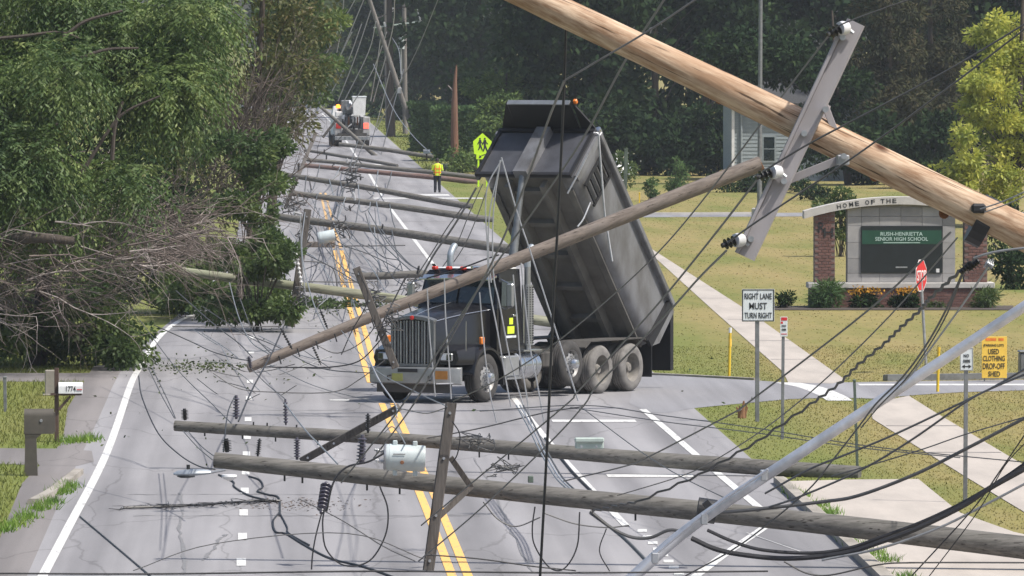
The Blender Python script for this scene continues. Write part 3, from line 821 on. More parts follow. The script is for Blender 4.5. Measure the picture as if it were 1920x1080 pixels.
# dark undergrowth along the edge of the wood
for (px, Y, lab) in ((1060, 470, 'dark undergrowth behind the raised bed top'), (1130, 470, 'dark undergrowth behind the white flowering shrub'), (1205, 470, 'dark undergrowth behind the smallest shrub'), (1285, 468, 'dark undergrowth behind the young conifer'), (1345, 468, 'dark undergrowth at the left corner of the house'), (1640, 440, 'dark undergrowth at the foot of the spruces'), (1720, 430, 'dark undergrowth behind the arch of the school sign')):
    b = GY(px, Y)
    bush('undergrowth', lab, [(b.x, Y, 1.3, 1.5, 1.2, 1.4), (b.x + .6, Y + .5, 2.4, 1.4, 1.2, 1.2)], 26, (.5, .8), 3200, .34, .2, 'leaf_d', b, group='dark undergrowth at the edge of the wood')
tree('house_front_tree', 'dark leafy tree overhanging the roof of the house', GY(1590, 440), P(1560, 20, 440), .2,
     [E(1500, 130, 440, 2.6, 1.6, 1.3), E(1400, 110, 442, 2.4, 1.6, 1.5), E(1590, 170, 440, 1.6, 1.4, 2.4), E(1600, 290, 438, 1.3, 1.2, 1.4), E(1530, 215, 440, .9, 1.0, .8), E(1520, 290, 438, .9, 1.0, 1.2)], 95, (.45, .85), 11000, .3, .17, 'leaf_d', frac=.35)
# crooked green tree and shrubs between the hedge and the dump truck
tree('field_maple', 'light green bushy tree behind the school crossing sign', GY(950, 490), P(950, 120, 490), .16,
     [E(945, 160, 490, 2.0, 1.8, 1.3), E(925, 205, 488, 1.5, 1.6, 1.4), E(985, 220, 490, 1.8, 1.6, 1.7), E(910, 250, 486, 1.1, 1.4, 1.2)], 60, (.4, .7), 9500, .26, .13, 'leaf_l', frac=.4)
bush('verge_shrub', 'green shrub row behind the traffic worker', [E(900, 300, 480, 1.8, 1.6, .8), E(868, 305, 475, 1.0, 1.4, .6), E(940, 300, 482, 1.6, 1.5, 1.0)], 34, (.3, .55), 5000, .2, .11, 'leaf_l', GY(905, 480))
bush('flowering_shrub', 'shrub with white flowers left of the thin post on the lawn', [E(1160, 322, 400, .75, .9, .75)], 22, (.22, .4), 2600, .15, .09, 'leaf_m', GY(1160, 400))
bush('young_shrub', 'small blue-green young conifer on the lawn', [E(1268, 330, 405, .4, .6, .9), E(1272, 345, 405, .65, .7, .5)], 22, (.16, .32), 2000, .14, .05, 'hedge', GY(1268, 405))
bush('young_shrub', 'smallest shrub between the flowering shrub and the young conifer', [E(1222, 350, 400, .28, .4, .5)], 10, (.12, .22), 800, .14, .06, 'hedge', GY(1222, 400))
bush('lawn_shrub', 'green shrub in front of the house behind the crossarm foot', [E(1400, 345, 420, 1.4, 1.0, .7), E(1340, 350, 420, .8, .9, .5), E(1480, 345, 420, 1.5, 1.0, .7), E(1540, 365, 400, 1.1, .9, .7)], 34, (.25, .5), 4500, .18, .09, 'leaf_d', GY(1410, 420))
bush('sign_shrub', 'dark shrub behind the left end of the school sign', [E(1580, 410, 300, .5, .6, 1.0), E(1560, 385, 300, .8, .6, .4)], 20, (.2, .35), 2600, .15, .08, 'leaf_m', GY(1580, 300))
bush('sign_backing_shrub', 'tall dark shrub behind the right end of the school sign', [E(1890, 420, 300, 1.1, .9, 1.2), E(1930, 500, 290, .8, .8, 1.2), E(1900, 490, 262, .7, .5, .9)], 36, (.3, .5), 4200, .17, .09, 'leaf_d', GY(1890, 290))
# white blossoms on the flowering shrub are part of it
V = leaf_quads(*[np.array(q) for q in ([tuple(P(1160 + rng.normal(0, 16), 318 + rng.normal(0, 18), 398.9 + rng.uniform(-.2, .4))) for _ in range(60)], rng.normal(size=(60, 3)))], .13, .12)
np_mesh('blossom', V, 4, 'white', bpy.data.objects['flowering_shrub'])['kind'] = 'stuff'

# hedge blocks (trimmed) beyond the worker
def hedge(label, x0, x1, ytop, ybot, Y, dy):
    a, b = P(x0, ytop, Y), P(x1, ybot, Y)
    rt = thing('hedge', label, 'hedge', ((a.x + b.x) / 2, Y, 0))
    mb = MB(); mb.bbox((a.x + .15, Y + .15, 0), (b.x - .15, Y + dy, a.z - .12), .2); mb.build('core', 'hedge', rt)
    n = 5200
    u = rng.uniform(a.x, b.x, n); z = rng.uniform(0, a.z, n); y = np.full(n, Y) + rng.uniform(-.05, .2, n)
    tp = rng.random(n) < .45; z[tp] = a.z + rng.uniform(-.12, .05, tp.sum()); y[tp] = Y + rng.uniform(0, dy, tp.sum())
    ax = rng.normal(size=(n, 3)); ax[:, 2] += .4; ax[:, 1] -= .3
    np_mesh('foliage', leaf_quads(np.stack([u, y, z], 1), ax, .24, .14), 4, 'hedge', rt)
hedge('low trimmed hedge with a flat light top beside the leaning pole', 768, 838, 196, 290, 560, 6)
hedge('dark trimmed hedge block behind the torn reddish trunk', 812, 892, 205, 300, 520, 5)

# far trees that close the view over the road
fars = [(585, 900, 15, 5, 'hazy tree left of the distant road end'), (650, 905, 17, 5.5, 'hazy tree above the bucket truck'), (715, 880, 17, 5, 'hazy tree behind the two standing poles'),
        (770, 780, 18, 5.5, 'dark tall tree just right of the standing poles'), (840, 760, 18, 5.5, 'dark tall tree above the torn reddish trunk'), (530, 880, 16, 6, 'hazy tree mostly hidden behind the left roadside trees'), (620, 960, 20, 8, 'pale far tree closing the end of the road'), (700, 970, 21, 8, 'pale far tree behind the leaning pole')]
for (px, Y, h, r, lab) in fars:
    b = GY(px, Y); e = [(b.x + rng.normal(0, r * .25), Y + rng.normal(0, 1), h * (.1 + .19 * k), r * (1 - .07 * abs(k - 2)), r * .6, h * .15) for k in range(5)]
    tree('distant_tree', lab, b, (b.x, Y, h * .9), .35, e, 80, (1.0, 1.9), 6500, .75, .45, 'leaf_m' if Y > 850 else 'leaf_d', group='distant trees over the road', frac=.2)
# tall trunks beside the standing poles
for (px, Y, lab) in ((733, 640, 'bare tall trunk left of the pole with the transformer'),):
    rt = thing('bare_trunk', lab, 'tree', GY(px, Y)); b = GY(px, Y)
    MB().tube(smoothpath([b, P(px - 2, 120, Y), P(px - 4, -60, Y)], 5), [.36, .34, .32, .3, .28, .27, .25, .24, .22, .2, .18], 10).build('trunk', 'bark', rt, smooth=True)
    mb = MB()
    for k in range(6): twigtree(mb, P(px, 20 + 25 * k, Y), Vector((rng.choice([-1, 1]), 0, .4)), 1.2, .05, 1)
    mb.build('branches', 'bark', rt)
# ------------------------------------------------------------------ dump truck (local: x forward, y to its left, z up, front axle at x=0)
TH = math.radians(31)
trot = math.atan2(-math.cos(TH), -math.sin(TH))
_fw = G(914, 755)
_Rt = Matrix.Rotation(trot, 3, 'Z')
tl = _fw - _Rt @ Vector((0, 1.2, 0)); tl.z = 0.012
truck = thing('dump_truck', 'black dump truck with its grey bed raised, stopped under the fallen poles', 'truck', tl, trot)
def tp(mb, name, m, parent=None, smooth=False): return mb.build(name, m, parent or truck, world=False, smooth=smooth)
def wheel(x, y, z, side, dual=False, dusty=False, R=.525):
    w = .3; mb = MB(); o = side
    def tyre(y0):
        prof = [(-w/2, R*.60), (-w/2 - .012, R*.72), (-w/2 - .01, R*.88), (-w/2 + .03, R*.975), (-w/2 + .055, R)]
        for k in range(4):
            c = -w/2 + .06 + k * (w - .12) / 3.0
            prof += [(c + .004, R), (c + .010, R - .018), (c + .022, R - .018), (c + .028, R)] if k < 3 else []
        prof += [(w/2 - .055, R), (w/2 - .03, R*.975), (w/2 + .01, R*.88), (w/2 + .012, R*.72), (w/2, R*.60)]
        mb.lathe(prof, (x, y0, z), (0, 1, 0), 44, close=False)
    yo = y - side * w / 2
    tyre(yo)
    if dual: tyre(yo - side * .34)
    t = tp(mb, 'wheel', 'tyre_d' if dusty else 'tyre', smooth=True)
    rm = MB(); rr = R * .61
    if dual:                         # dished in: hub deep inside
        rm.lathe([(w/2*side, rr), (w/2*side - .02*side, rr*.97), (-w*.25*side, rr*.88), (-w*.30*side, rr*.30), (-w*.30*side, .01)], (x, yo, z), (0, 1, 0), 32, close=False)
    else:                            # bulged out
        rm.lathe([(w/2*side, rr), (w/2*side - .03*side, rr*.95), (w*.25*side, rr*.86), (w*.40*side, rr*.62), (w*.42*side, rr*.36), (w*.42*side, .01)], (x, yo, z), (0, 1, 0), 32, close=False)
    rim = tp(rm, 'rim', 'rim_d' if dusty else 'rim', t, True)
    hb = MB(); h0 = (-w*.30 if dual else w*.42) * side
    hb.lathe([(h0, .125), (h0 + .10*side, .12), (h0 + .16*side, .085), (h0 + .17*side, .01)], (x, yo, z), (0, 1, 0), 18, close=False)
    tp(hb, 'hub', 'rim_d' if dusty else 'chrome', t, True)
    nb = MB()
    for k in range(10):
        a = 2 * math.pi * k / 10; c = Vector((x + math.cos(a) * .168, yo + h0, z + math.sin(a) * .168))
        nb.cyl(c, c + Vector((0, .045 * side, 0)), .017, n=6)
    q = tp(nb, 'lug_nuts', 'rim_d' if dusty else 'chrome', t); q['kind'] = 'stuff'
    if not dual:                     # hand holes
        hh = MB()
        for k in range(10):
            a = 2 * math.pi * (k + .5) / 10; c = Vector((x + math.cos(a) * rr*.75, yo + w*.335*side, z + math.sin(a) * rr*.75))
            hh.cyl(c, c + Vector((0, .012 * side, 0)), .03, n=8)
        q = tp(hh, 'hand_holes', 'ink', t); q['kind'] = 'stuff'
for sd in (1, -1):
    wheel(0, 1.2 * sd, .525, sd)
    wheel(-3.75, 1.2 * sd, .70, sd, R=.50)
    wheel(-5.1, 1.2 * sd, .525, sd, True, True)
    wheel(-6.5, 1.2 * sd, .525, sd, True, True)
for sd in (1, -1): tp(MB().span((1.0, .40*sd, .72), (-7.2, .48*sd, 1.0)), 'frame_rail', 'under')
for x in (-.6, -2.6, -4.4, -5.8, -7.1): tp(MB().span((x - .06, -.398, .76), (x + .06, .398, .96)), 'frame_crossmember', 'under')
for x, z in ((0, .50), (-3.75, .68), (-5.1, .525), (-6.5, .525)):
    mb = MB().cyl((x, -.9, z), (x, .9, z), .07, n=10)
    if x < -5: mb.lathe([(-.24, .08), (-.14, .2), (.14, .2), (.24, .08)], (x, 0, z), (0, 1, 0), 14)
    tp(mb, 'axle', 'under', smooth=True)
tp(MB().span((-3.6, -.3, .5), (-2.9, .3, .7)), 'transmission', 'under')
# bumper with swept ends
mb = MB(); rings = []
for y in (-1.12, -1.02, -.8, -.4, 0, .4, .8, 1.02, 1.12):
    xo = 1.22 - max(0, abs(y) - .75) ** 1.5 * .9
    rings.append([(xo - .07, y, .40), (xo, y, .43), (xo + .01, y, .58), (xo, y, .74), (xo - .07, y, .77)])
mb.loft(rings); bumper = tp(mb, 'bumper', 'dull_chrome', smooth=True)
tp(MB().span((1.232, .62, .52), (1.236, .92, .70)), 'orange_plate', 'plate_o', bumper)
tp(MB().span((1.234, -.45, .47), (1.238, -.18, .63)), 'licence_plate', 'plate_y', bumper)
for y in (-.5, .5): tp(MB().tube(smoothpath([(1.2, y, .50), (1.30, y, .50), (1.31, y, .58), (1.2, y, .58)], 4), .018, 6), 'tow_hook', 'ink', bumper)
tp(MB().span((1.238, -.30, .66), (1.243, .18, .735)), 'bumper_slot', 'ink', bumper)
tp(MB().span((1.0, -.9, .22), (1.1, .9, .40)), 'lower_valance', 'under')
# radiator grille
gr = MB()
gr.span((1.06, -.53, .82), (1.14, -.47, 1.74)); gr.span((1.06, .47, .82), (1.14, .53, 1.74)); gr.span((1.06, -.53, .78), (1.14, .53, .84))
pts = [(1.06, y, 1.70 + .09 * (1 - (y / .53) ** 2)) for y in np.linspace(-.53, .53, 9)]
gr.loft([[(1.055, p[1], p[2]), (1.15, p[1], p[2]), (1.15, p[1], p[2] + .07), (1.0, p[1], p[2] + .09)] for p in pts])
grille = tp(gr, 'grille', 'grille')
tp(MB().span((1.03, -.47, .84), (1.06, .47, 1.72)), 'radiator', 'grille_dark', grille) if 'grille_dark' in M else tp(MB().span((1.03, -.47, .84), (1.06, .47, 1.72)), 'radiator', 'ins_k', grille)
for k in range(13):
    y = -.44 + k * .88 / 12; big = k % 2 == 0
    tp(MB().span((1.075, y - (.016 if big else .02), .842), (1.125 if big else 1.105, y + (.016 if big else .02), 1.71 + .05 * (1 - (y / .5) ** 2))), 'slat', 'dull_chrome' if big else 'grille', grille)
tp(MB().lathe([(0, .05), (.02, .045), (.025, .01)], (1.15, 0, 1.82), (1, 0, .2), 14), 'emblem', 'red', grille)
# hood
def hoodring(x, hw, zb, zt):
    return [(x, -hw, zb), (x, -hw, zt - .16), (x, -hw * .86, zt - .05), (x, -hw * .5, zt), (x, 0, zt + .03), (x, hw * .5, zt), (x, hw * .86, zt - .05), (x, hw, zt - .16), (x, hw, zb)]
mb = MB(); mb.loft([hoodring(1.05, .53, .9, 1.83), hoodring(.7, .57, .9, 1.90), hoodring(.1, .66, .95, 1.98), hoodring(-.5, .77, 1.0, 2.05), hoodring(-.85, .82, 1.0, 2.08)])
hood = tp(mb, 'hood', 'cab', smooth=True)
tp(MB().tube(smoothpath([(1.0, .0, 1.87), (.3, 0, 2.0), (-.7, 0, 2.12)], 5), .012, 5), 'hood_trim', 'chrome', hood)
for sd in (1, -1): tp(MB().tube(smoothpath([(1.0, .5*sd, 1.75), (.2, .64*sd, 1.86), (-.8, .82*sd, 1.95)], 5), .012, 5), 'hood_trim', 'chrome', hood)
# front fenders: arch over each wheel
for sd in (1, -1):
    mb = MB(); rings = []
    for k in range(15):
        a = math.radians(8 + k * 168 / 14); cx, cz = math.cos(a) * .66, .56 + math.sin(a) * .64
        if k == 0: cz = .62
        flare = .02
        rings.append([(cx, .50*sd, cz + .05), (cx, 1.14*sd, cz + .03), (cx*1.0, 1.24*sd, cz - .03), (cx*.96, 1.24*sd, cz - .08), (cx*.95, 1.10*sd, cz - .02), (cx*.95, .5*sd, cz)])
    mb.loft(rings); f = tp(mb, 'fender', 'cab', smooth=True)
    mb = MB(); mb.loft([[(1.0, .52*sd, .82), (1.0, .98*sd, .82), (.98, 1.05*sd, .95), (.98, 1.0*sd, 1.12), (1.0, .52*sd, 1.14)], [(.45, .52*sd, .82), (.62, 1.2*sd, .82), (.55, 1.22*sd, 1.0), (.45, 1.15*sd, 1.2), (.4, .52*sd, 1.25)]])
    tp(mb, 'fender_nose', 'cab', f, True)
    h = tp(MB().bbox((.985, .62*sd, .90), (1.035, .92*sd, 1.07), .02), 'headlight', 'dull_chrome', f)
    tp(MB().span((1.036, .65*sd, .925), (1.042, .77*sd, 1.045)), 'lens', 'sign_white', h); tp(MB().span((1.036, .79*sd, .925), (1.042, .90*sd, 1.045)), 'lens', 'glass', h)
    tp(MB().bbox((.1, 1.12*sd, 1.24), (.24, 1.2*sd, 1.40), .02), 'turn_signal', 'orange', f)
    tp(MB().span((-.66, .95*sd, .35), (-.70, 1.22*sd, .62)), 'splash_guard', 'ink', f)
    # guide rods on the fender
    tp(MB().tube([(.72, 1.08*sd, 1.1), (.75, 1.10*sd, 1.75)], .008, 5), 'guide_rod', 'chrome', f)
# cab
cx0, cx1, hw = -.80, -2.0, .98
mb = MB()
mb.loft([[(cx0, -hw, 1.0), (cx0, -hw, 1.98), (cx0 - .22, -hw*.93, 2.68), (cx0 - .3, -hw*.88, 2.78), (cx1, -hw*.88, 2.80), (cx1, -hw, 1.0)],
         [(cx0, hw, 1.0), (cx0, hw, 1.98), (cx0 - .22, hw*.93, 2.68), (cx0 - .3, hw*.88, 2.78), (cx1, hw*.88, 2.80), (cx1, hw, 1.0)]])
cabm = tp(mb, 'cab', 'cab')
for sd in (1, -1):                   # split windscreen
    a = [(cx0 + .003, .03*sd, 2.08), (cx0 + .003, .90*sd, 2.08), (cx0 - .178, .84*sd, 2.60), (cx0 - .178, .03*sd, 2.60)]
    tp(MB().prism(a, (.014, 0, .004)), 'windscreen', 'glass', cabm)
    tp(MB().prism([(-.98, .978*sd, 2.02), (-1.62, .978*sd, 2.02), (-1.62, .925*sd, 2.55), (-1.10, .925*sd, 2.55)], (0, .012*sd, .001)), 'side_window', 'glass', cabm)
    dr = tp(MB().prism([(-.92, .985*sd, 1.05), (-1.68, .985*sd, 1.05), (-1.68, .985*sd, 1.96), (-.92, .985*sd, 1.96)], (0, .016*sd, 0)), 'door', 'cab', cabm)
    tp(MB().bbox((-1.60, 1.002*sd, 1.78), (-1.45, 1.03*sd, 1.83), .01), 'handle', 'chrome', dr)
    tp(MB().tube([(-1.85, 1.05*sd, 1.2), (-1.85, 1.05*sd, 2.2)], .016, 6), 'grab_rail', 'chrome', cabm)
    mr = tp(MB().bbox((-.98, 1.14*sd, 2.0), (-.90, 1.32*sd, 2.52), .04), 'mirror', 'dull_chrome')
    tp(MB().tube(smoothpath([(-1.0, .97*sd, 2.0), (-.95, 1.12*sd, 1.95), (-.94, 1.23*sd, 2.02)], 4), .014, 6).tube([(-1.05, .93*sd, 2.6), (-.94, 1.23*sd, 2.5)], .014, 6), 'mirror_bracket', 'chrome', mr)
    # door lettering in green, a step, and hi-vis sticker
tp(MB().span((-1.52, 1.0015, 1.42), (-1.22, 1.006, 1.58)), 'door_decal', 'hivis', cabm)
tp(MB().span((-1.46, 1.0015, 1.62), (-1.30, 1.006, 1.76)), 'door_decal', 'hivis', cabm)
tp(MB().span((-1.60, 1.0015, 1.33), (-1.15, 1.006, 1.38)), 'door_decal', 'sign_white', cabm)
vis = MB(); vis.loft([[(cx0 - .14, y, 2.66 - .02 * abs(y)), (cx0 + .12, y, 2.60 - .03 * abs(y)), (cx0 + .12, y, 2.625 - .03 * abs(y)), (cx0 - .14, y, 2.70 - .02 * abs(y))] for y in (-.9, -.45, 0, .45, .9)])
tp(vis, 'sun_visor', 'chrome', cabm)
for y in (-.7, -.35, 0, .35, .7): tp(MB().bbox((cx0 - .32, y - .06, 2.785), (cx0 - .20, y + .06, 2.86), .02), 'marker_light', 'red', cabm)
tp(MB().bbox((-1.9, -.85, 2.801), (-1.2, .85, 2.83), .01), 'roof_panel', 'white', cabm)
tp(MB().tube(smoothpath([(-1.0, .5, 2.8), (-.8, .5, 2.86), (-.55, .5, 2.86)], 4), [.03]*9, 8), 'air_horn', 'chrome', cabm)
tp(MB().span((cx0 + .02, -.5, 2.06), (cx0 + .035, .1, 2.075)), 'wiper', 'ink', cabm)
# exhausts
for sd in (1, -1):
    x, y = -2.18, .96 * sd
    ex = tp(MB().cyl((x, y, 1.0), (x, y, 2.85), .07, n=14), 'exhaust_stack', 'dull_chrome', smooth=True)
    gd = MB().cyl((x, y, 1.15), (x, y, 2.45), .125, n=18); tp(gd, 'heat_guard', 'dull_chrome', ex, True)
    sl = MB()
    for k in range(24):
        for a in (-.5, 0, .5, 1.0, 1.5, 2.0):
            an = a + 1.0 * (1 if sd > 0 else 1); c = Vector((x + math.cos(an) * .125, y + math.sin(an) * .125, 1.2 + k * .052))
            sl.box(c, (.02, .02, .03), Matrix.Rotation(an, 3, 'Z'))
    q = tp(sl, 'guard_slots', 'ink', ex); q['kind'] = 'stuff'
    top = smoothpath([(x, y, 2.84), (x, y, 3.0), (x - .02, y, 3.1), (x - .12, y, 3.22), (x - .2, y, 3.27)], 5)
    tp(MB().tube(top, .075, 12), 'elbow', 'lamp_blue', ex, True)
# fuel tanks, steps, boxes
for sd in (1, -1):
    tk = tp(MB().lathe([(0, .05), (.0, .27), (.03, .30), (.87, .30), (.9, .27), (.9, .05)], (-2.45, .88*sd, .72), (1, 0, 0), 24), 'fuel_tank', 'chrome', smooth=True)
    for x in (-2.25, -1.75): tp(MB().lathe([(0, .306), (.05, .306)], (x, .88*sd, .72), (1, 0, 0), 24), 'strap', 'dull_chrome', tk, True)
    tp(MB().span((-2.4, 1.0*sd, 1.03), (-1.6, 1.2*sd, 1.06)), 'step', 'chrome'); tp(MB().span((-1.5, 1.02*sd, .45), (-.85, 1.2*sd, .49)), 'step', 'chrome')
    tp(MB().bbox((-1.5, .55*sd, .5), (-.85, 1.15*sd, .95), .03), 'battery_box', 'dull_chrome')
    tp(MB().bbox((-3.1, .5*sd, .65), (-2.6, 1.1*sd, .98), .03), 'toolbox', 'under')
    tp(MB().span((-7.36, .50*sd, .28), (-7.34, 1.22*sd, 1.02)), 'mudflap', 'ink')
    mb = MB(); mb.loft([[(xx, .5*sd, zz), (xx, 1.2*sd, zz), (xx, 1.2*sd, zz + .03), (xx, .5*sd, zz + .03)] for xx, zz in ((-4.35, 1.0), (-4.6, 1.14), (-7.0, 1.14), (-7.33, 1.03))])
    tp(mb, 'rear_fender', 'under')
    tp(MB().bbox((-7.3, .55*sd, .90), (-7.28, .75*sd, 1.0), .01), 'tail_light', 'red')
# dump bed, raised about its rear hinge
PHI = math.radians(48.5); HI = Vector((-6.9, 0, 1.14))
def bl(p): return HI + Vector((math.cos(PHI), 0, math.sin(PHI))) * p[0] + Vector((0, 1, 0)) * p[1] + Vector((-math.sin(PHI), 0, math.cos(PHI))) * p[2]
def bp(mb, name, m, parent, smooth=False): return tp(mb.xform(bl), name, m, parent, smooth)
U0, U1, BW, BH = -.35, 4.78, 1.22, 1.5
bed = bp(MB().span((U0, -.849, .12), (U1, .849, .16)), 'dump_bed', 'under_bed', truck)
for sd in (1, -1):
    mb = MB(); prof = [(.85, .12), (1.02, .14), (1.15, .24), (1.20, .40), (1.205, 1.40), (1.175, 1.40), (1.17, .42), (1.12, .28), (1.0, .18), (.85, .16)]
    mb.loft([[(u, v*sd, w) for v, w in prof] for u in (U0, 1.5, 3.2, U1 - .01)]); sw = bp(mb, 'side_wall', 'body_grey', bed, True)
    bp(MB().bbox((U0 - .02, 1.17*sd, 1.395), (U1 + .02, 1.33*sd, 1.53), .02), 'top_rail', 'body_grey', sw)
    bp(MB().bbox((U0, .88*sd, .08), (U1 - .4, 1.04*sd, .118), .01), 'rub_rail', 'under_bed', sw)
    bp(MB().span((U1 - .16, 1.206*sd, .1), (U1, 1.28*sd, 1.39)), 'corner_post', 'body_grey', sw)
    bp(MB().span((U0, 1.206*sd, .1), (U0 + .2, 1.30*sd, 1.39)), 'corner_post', 'body_blk', sw)
    if sd > 0:                       # grab ladder by the front corner
        lad = bp(MB().span((U1 - 1.05, 1.24, .25), (U1 - 1.0, 1.29, 1.30)).span((U1 - .45, 1.24, .25), (U1 - .40, 1.29, 1.30)), 'ladder', 'body_blk', sw)
        lad2 = MB()
        for k in range(5): bp(MB().span((U1 - .999, 1.245, .30 + k*.22), (U1 - .451, 1.285, .36 + k*.22)), 'rung', 'body_blk', bed)
    bp(MB().span((U0 + .1, .38*sd, -.12), (U1 - .15, .50*sd, .118)), 'long_sill', 'under_bed', bed)
for k in range(5):
    u = .5 + k * .95
    for a, b in ((-.375, .375),): bp(MB().span((u, a, -.02), (u + .12, b, .119)), 'crossmember', 'under_bed', bed)
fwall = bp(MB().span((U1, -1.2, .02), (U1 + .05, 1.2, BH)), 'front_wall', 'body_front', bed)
bp(MB().span((U1 + .051, -.17, -.05), (U1 + .26, .17, BH - .1)), 'hoist_housing', 'body_grey', fwall)
for z0 in (.0, 1.42): bp(MB().span((U1 + .052, -1.2, z0), (U1 + .12, -.18, z0 + .08)).span((U1 + .052, .18, z0), (U1 + .12, 1.2, z0 + .08)), 'stiffener', 'body_blk', fwall)
for y in (-1.2, 1.13): bp(MB().span((U1 + .052, y, .081), (U1 + .11, y + .07, 1.419)), 'stiffener', 'body_blk', fwall)
# cab guard: trapezoid leaf with slanting ends
sh = MB(); a = [(U1 + .0, -.80, BH + .02), (U1 + .0, .80, BH + .02), (U1 + .78, .78, BH + .06), (U1 + .78, -.78, BH + .06)]
sh.prism(a, (0.02, 0, .05)); guard = bp(sh, 'cab_guard', 'body_blk', bed)
bp(MB().prism([(U1 + .78, -.78, BH + .03), (U1 + .78, .78, BH + .03), (U1 + .80, .78, BH + .14), (U1 + .80, -.78, BH + .14)], (.025, 0, .0)), 'guard_lip', 'dull_chrome', guard)
for sd in (1, -1): bp(MB().prism([(U1 - .02, 1.16*sd, BH + .04), (U1 + .10, 1.16*sd, BH + .05), (U1 + .80, .82*sd, BH + .10), (U1 + .02, .82*sd, BH + .06)], (.0, .0, .04)), 'guard_gusset', 'body_blk', guard)
bp(MB().bbox((U1 + .72, .84, BH + .12), (U1 + .82, .92, BH + .2), .01), 'marker_light', 'orange', guard)
bp(MB().lathe([(0, .03), (0, .07), (.16, .07), (.17, .03)], (U1 - .1, 1.22, BH + .06), (1, 0, 0), 14), 'tarp_motor', 'chrome', bed)
# telescopic hoist
a = Vector((-2.75, 0, .95)); b = bl((U1 + .16, 0, .1))
ho = tp(MB().tube([a, a.lerp(b, .34)], .115, 14), 'hoist_cylinder', 'under', smooth=True)
tp(MB().tube([a.lerp(b, .34), a.lerp(b, .68)], .095, 14), 'hoist_stage', 'grille', ho, True); tp(MB().tube([a.lerp(b, .68), b], .075, 14), 'hoist_stage', 'grille', ho, True)
# tailgate hangs plumb from the top hinge
h = bl((U0 - .02, 0, BH - .02))
tg = tp(MB().span((h.x - .13, -1.17, h.z - 1.46), (h.x - .06, 1.17, h.z)), 'tailgate', 'body_blk')
for y in (-1.17, -.4, .4, 1.10): tp(MB().span((h.x - .20, y, h.z - 1.45), (h.x - .131, y + .07, h.z - .02)), 'rib', 'body_blk', tg)
for zz in (.06, .7, 1.38): tp(MB().span((h.x - .19, -1.09, h.z - zz - .06), (h.x - .132, 1.09, h.z - zz)), 'rib', 'body_blk', tg)
for sd in (1, -1): tp(MB().prism([bl((U0, 1.21*sd, .1)), bl((U0, 1.21*sd, BH)), bl((U0 - .2, 1.21*sd, BH - .05)), bl((U0 - .25, 1.21*sd, .5))], (0, .03*sd, 0)), 'tailgate_ear', 'body_grey', bed)

# ------------------------------------------------------------------ insulators, crossarms, poles
def ins_mesh(mb, a, b, r, n=7):
    a, b = Vector(a), Vector(b); L = (b - a).length; prof = [(0, r*.35)]
    for k in range(n):
        z = L * (.08 + .84 * k / n); prof += [(z, r*.45), (z + L*.03, r), (z + L*.055, r), (z + L*.08, r*.45)]
    prof += [(L*.93, r*.45), (L, r*.4)]
    return mb.lathe(prof, a, b - a, 10)
def obeam(mb, a, b, w, d, up=(0, 0, 1), ch=True):
    """squared timber from a to b, w across in the picture plane, d deep"""
    a, b = Vector(a), Vector(b); t = (b - a).normalized(); v = Vector((0, 1, 0)); u = t.cross(v).normalized(); v = u.cross(t).normalized()
    c = .12 * min(w, d); sec = [(-w/2+c, -d/2), (w/2-c, -d/2), (w/2, -d/2+c), (w/2, d/2-c), (w/2-c, d/2), (-w/2+c, d/2), (-w/2, d/2-c), (-w/2, -d/2+c)]
    return mb.loft([[p + u*x + v*y for x, y in sec] for p in (a, b)])
def shaft(mb, a, b, r0, r1, bend=.03, n=16, seg=14):
    a, b = Vector(a), Vector(b); pts = []; rs = []
    L = (b - a).length; ph = rng.uniform(0, 6)
    for i in range(seg + 1):
        t = i / seg
        pts.append(a.lerp(b, t) + Vector((0, 0, bend * math.sin(math.pi * t) + .012 * math.sin(9 * t + ph)))); rs.append((r0 + (r1 - r0) * t) * (1 + rng.normal(0, .008)))
    return mb.tube(pts, rs, n)
def pole(label, a, b, r0, r1, m='pole_x', arms=(), braces=(), ins=(), name='fallen_utility_pole', bend=.03, cat='utility pole', group=None):
    """a/b: (px, py, depth). arms/braces: (px,py,depth)x2 + width; ins: (px,py)x2 at depth"""
    A, B = P(*a), P(*b)
    low = A if A.z < B.z else B
    rt = thing(name, label, cat, (low.x, low.y, 0), 0, group)
    shaft(MB(), A, B, r0, r1, bend).build('shaft', m, rt, smooth=True)
    for (p, q, w, mm) in arms:
        ar = obeam(MB(), P(*p), P(*q), w, w * .8).build('crossarm', mm, rt)
        pp, qq = P(*p), P(*q)
        for t in (.06, .33, .67, .94):
            c = pp.lerp(qq, t); MB().cyl(c + Vector((0, -w*.55, 0)), c + Vector((0, w*.55, 0)), .022, n=8).build('bolt', 'steel', ar)
    for (p, q, w, mm) in braces: obeam(MB(), P(*p), P(*q), w, w * .4).build('brace', mm, rt)
    for (p, q, r, mm) in ins: ins_mesh(MB(), P(*p), P(*q), r).build('insulator', mm, rt, smooth=True)
    return rt

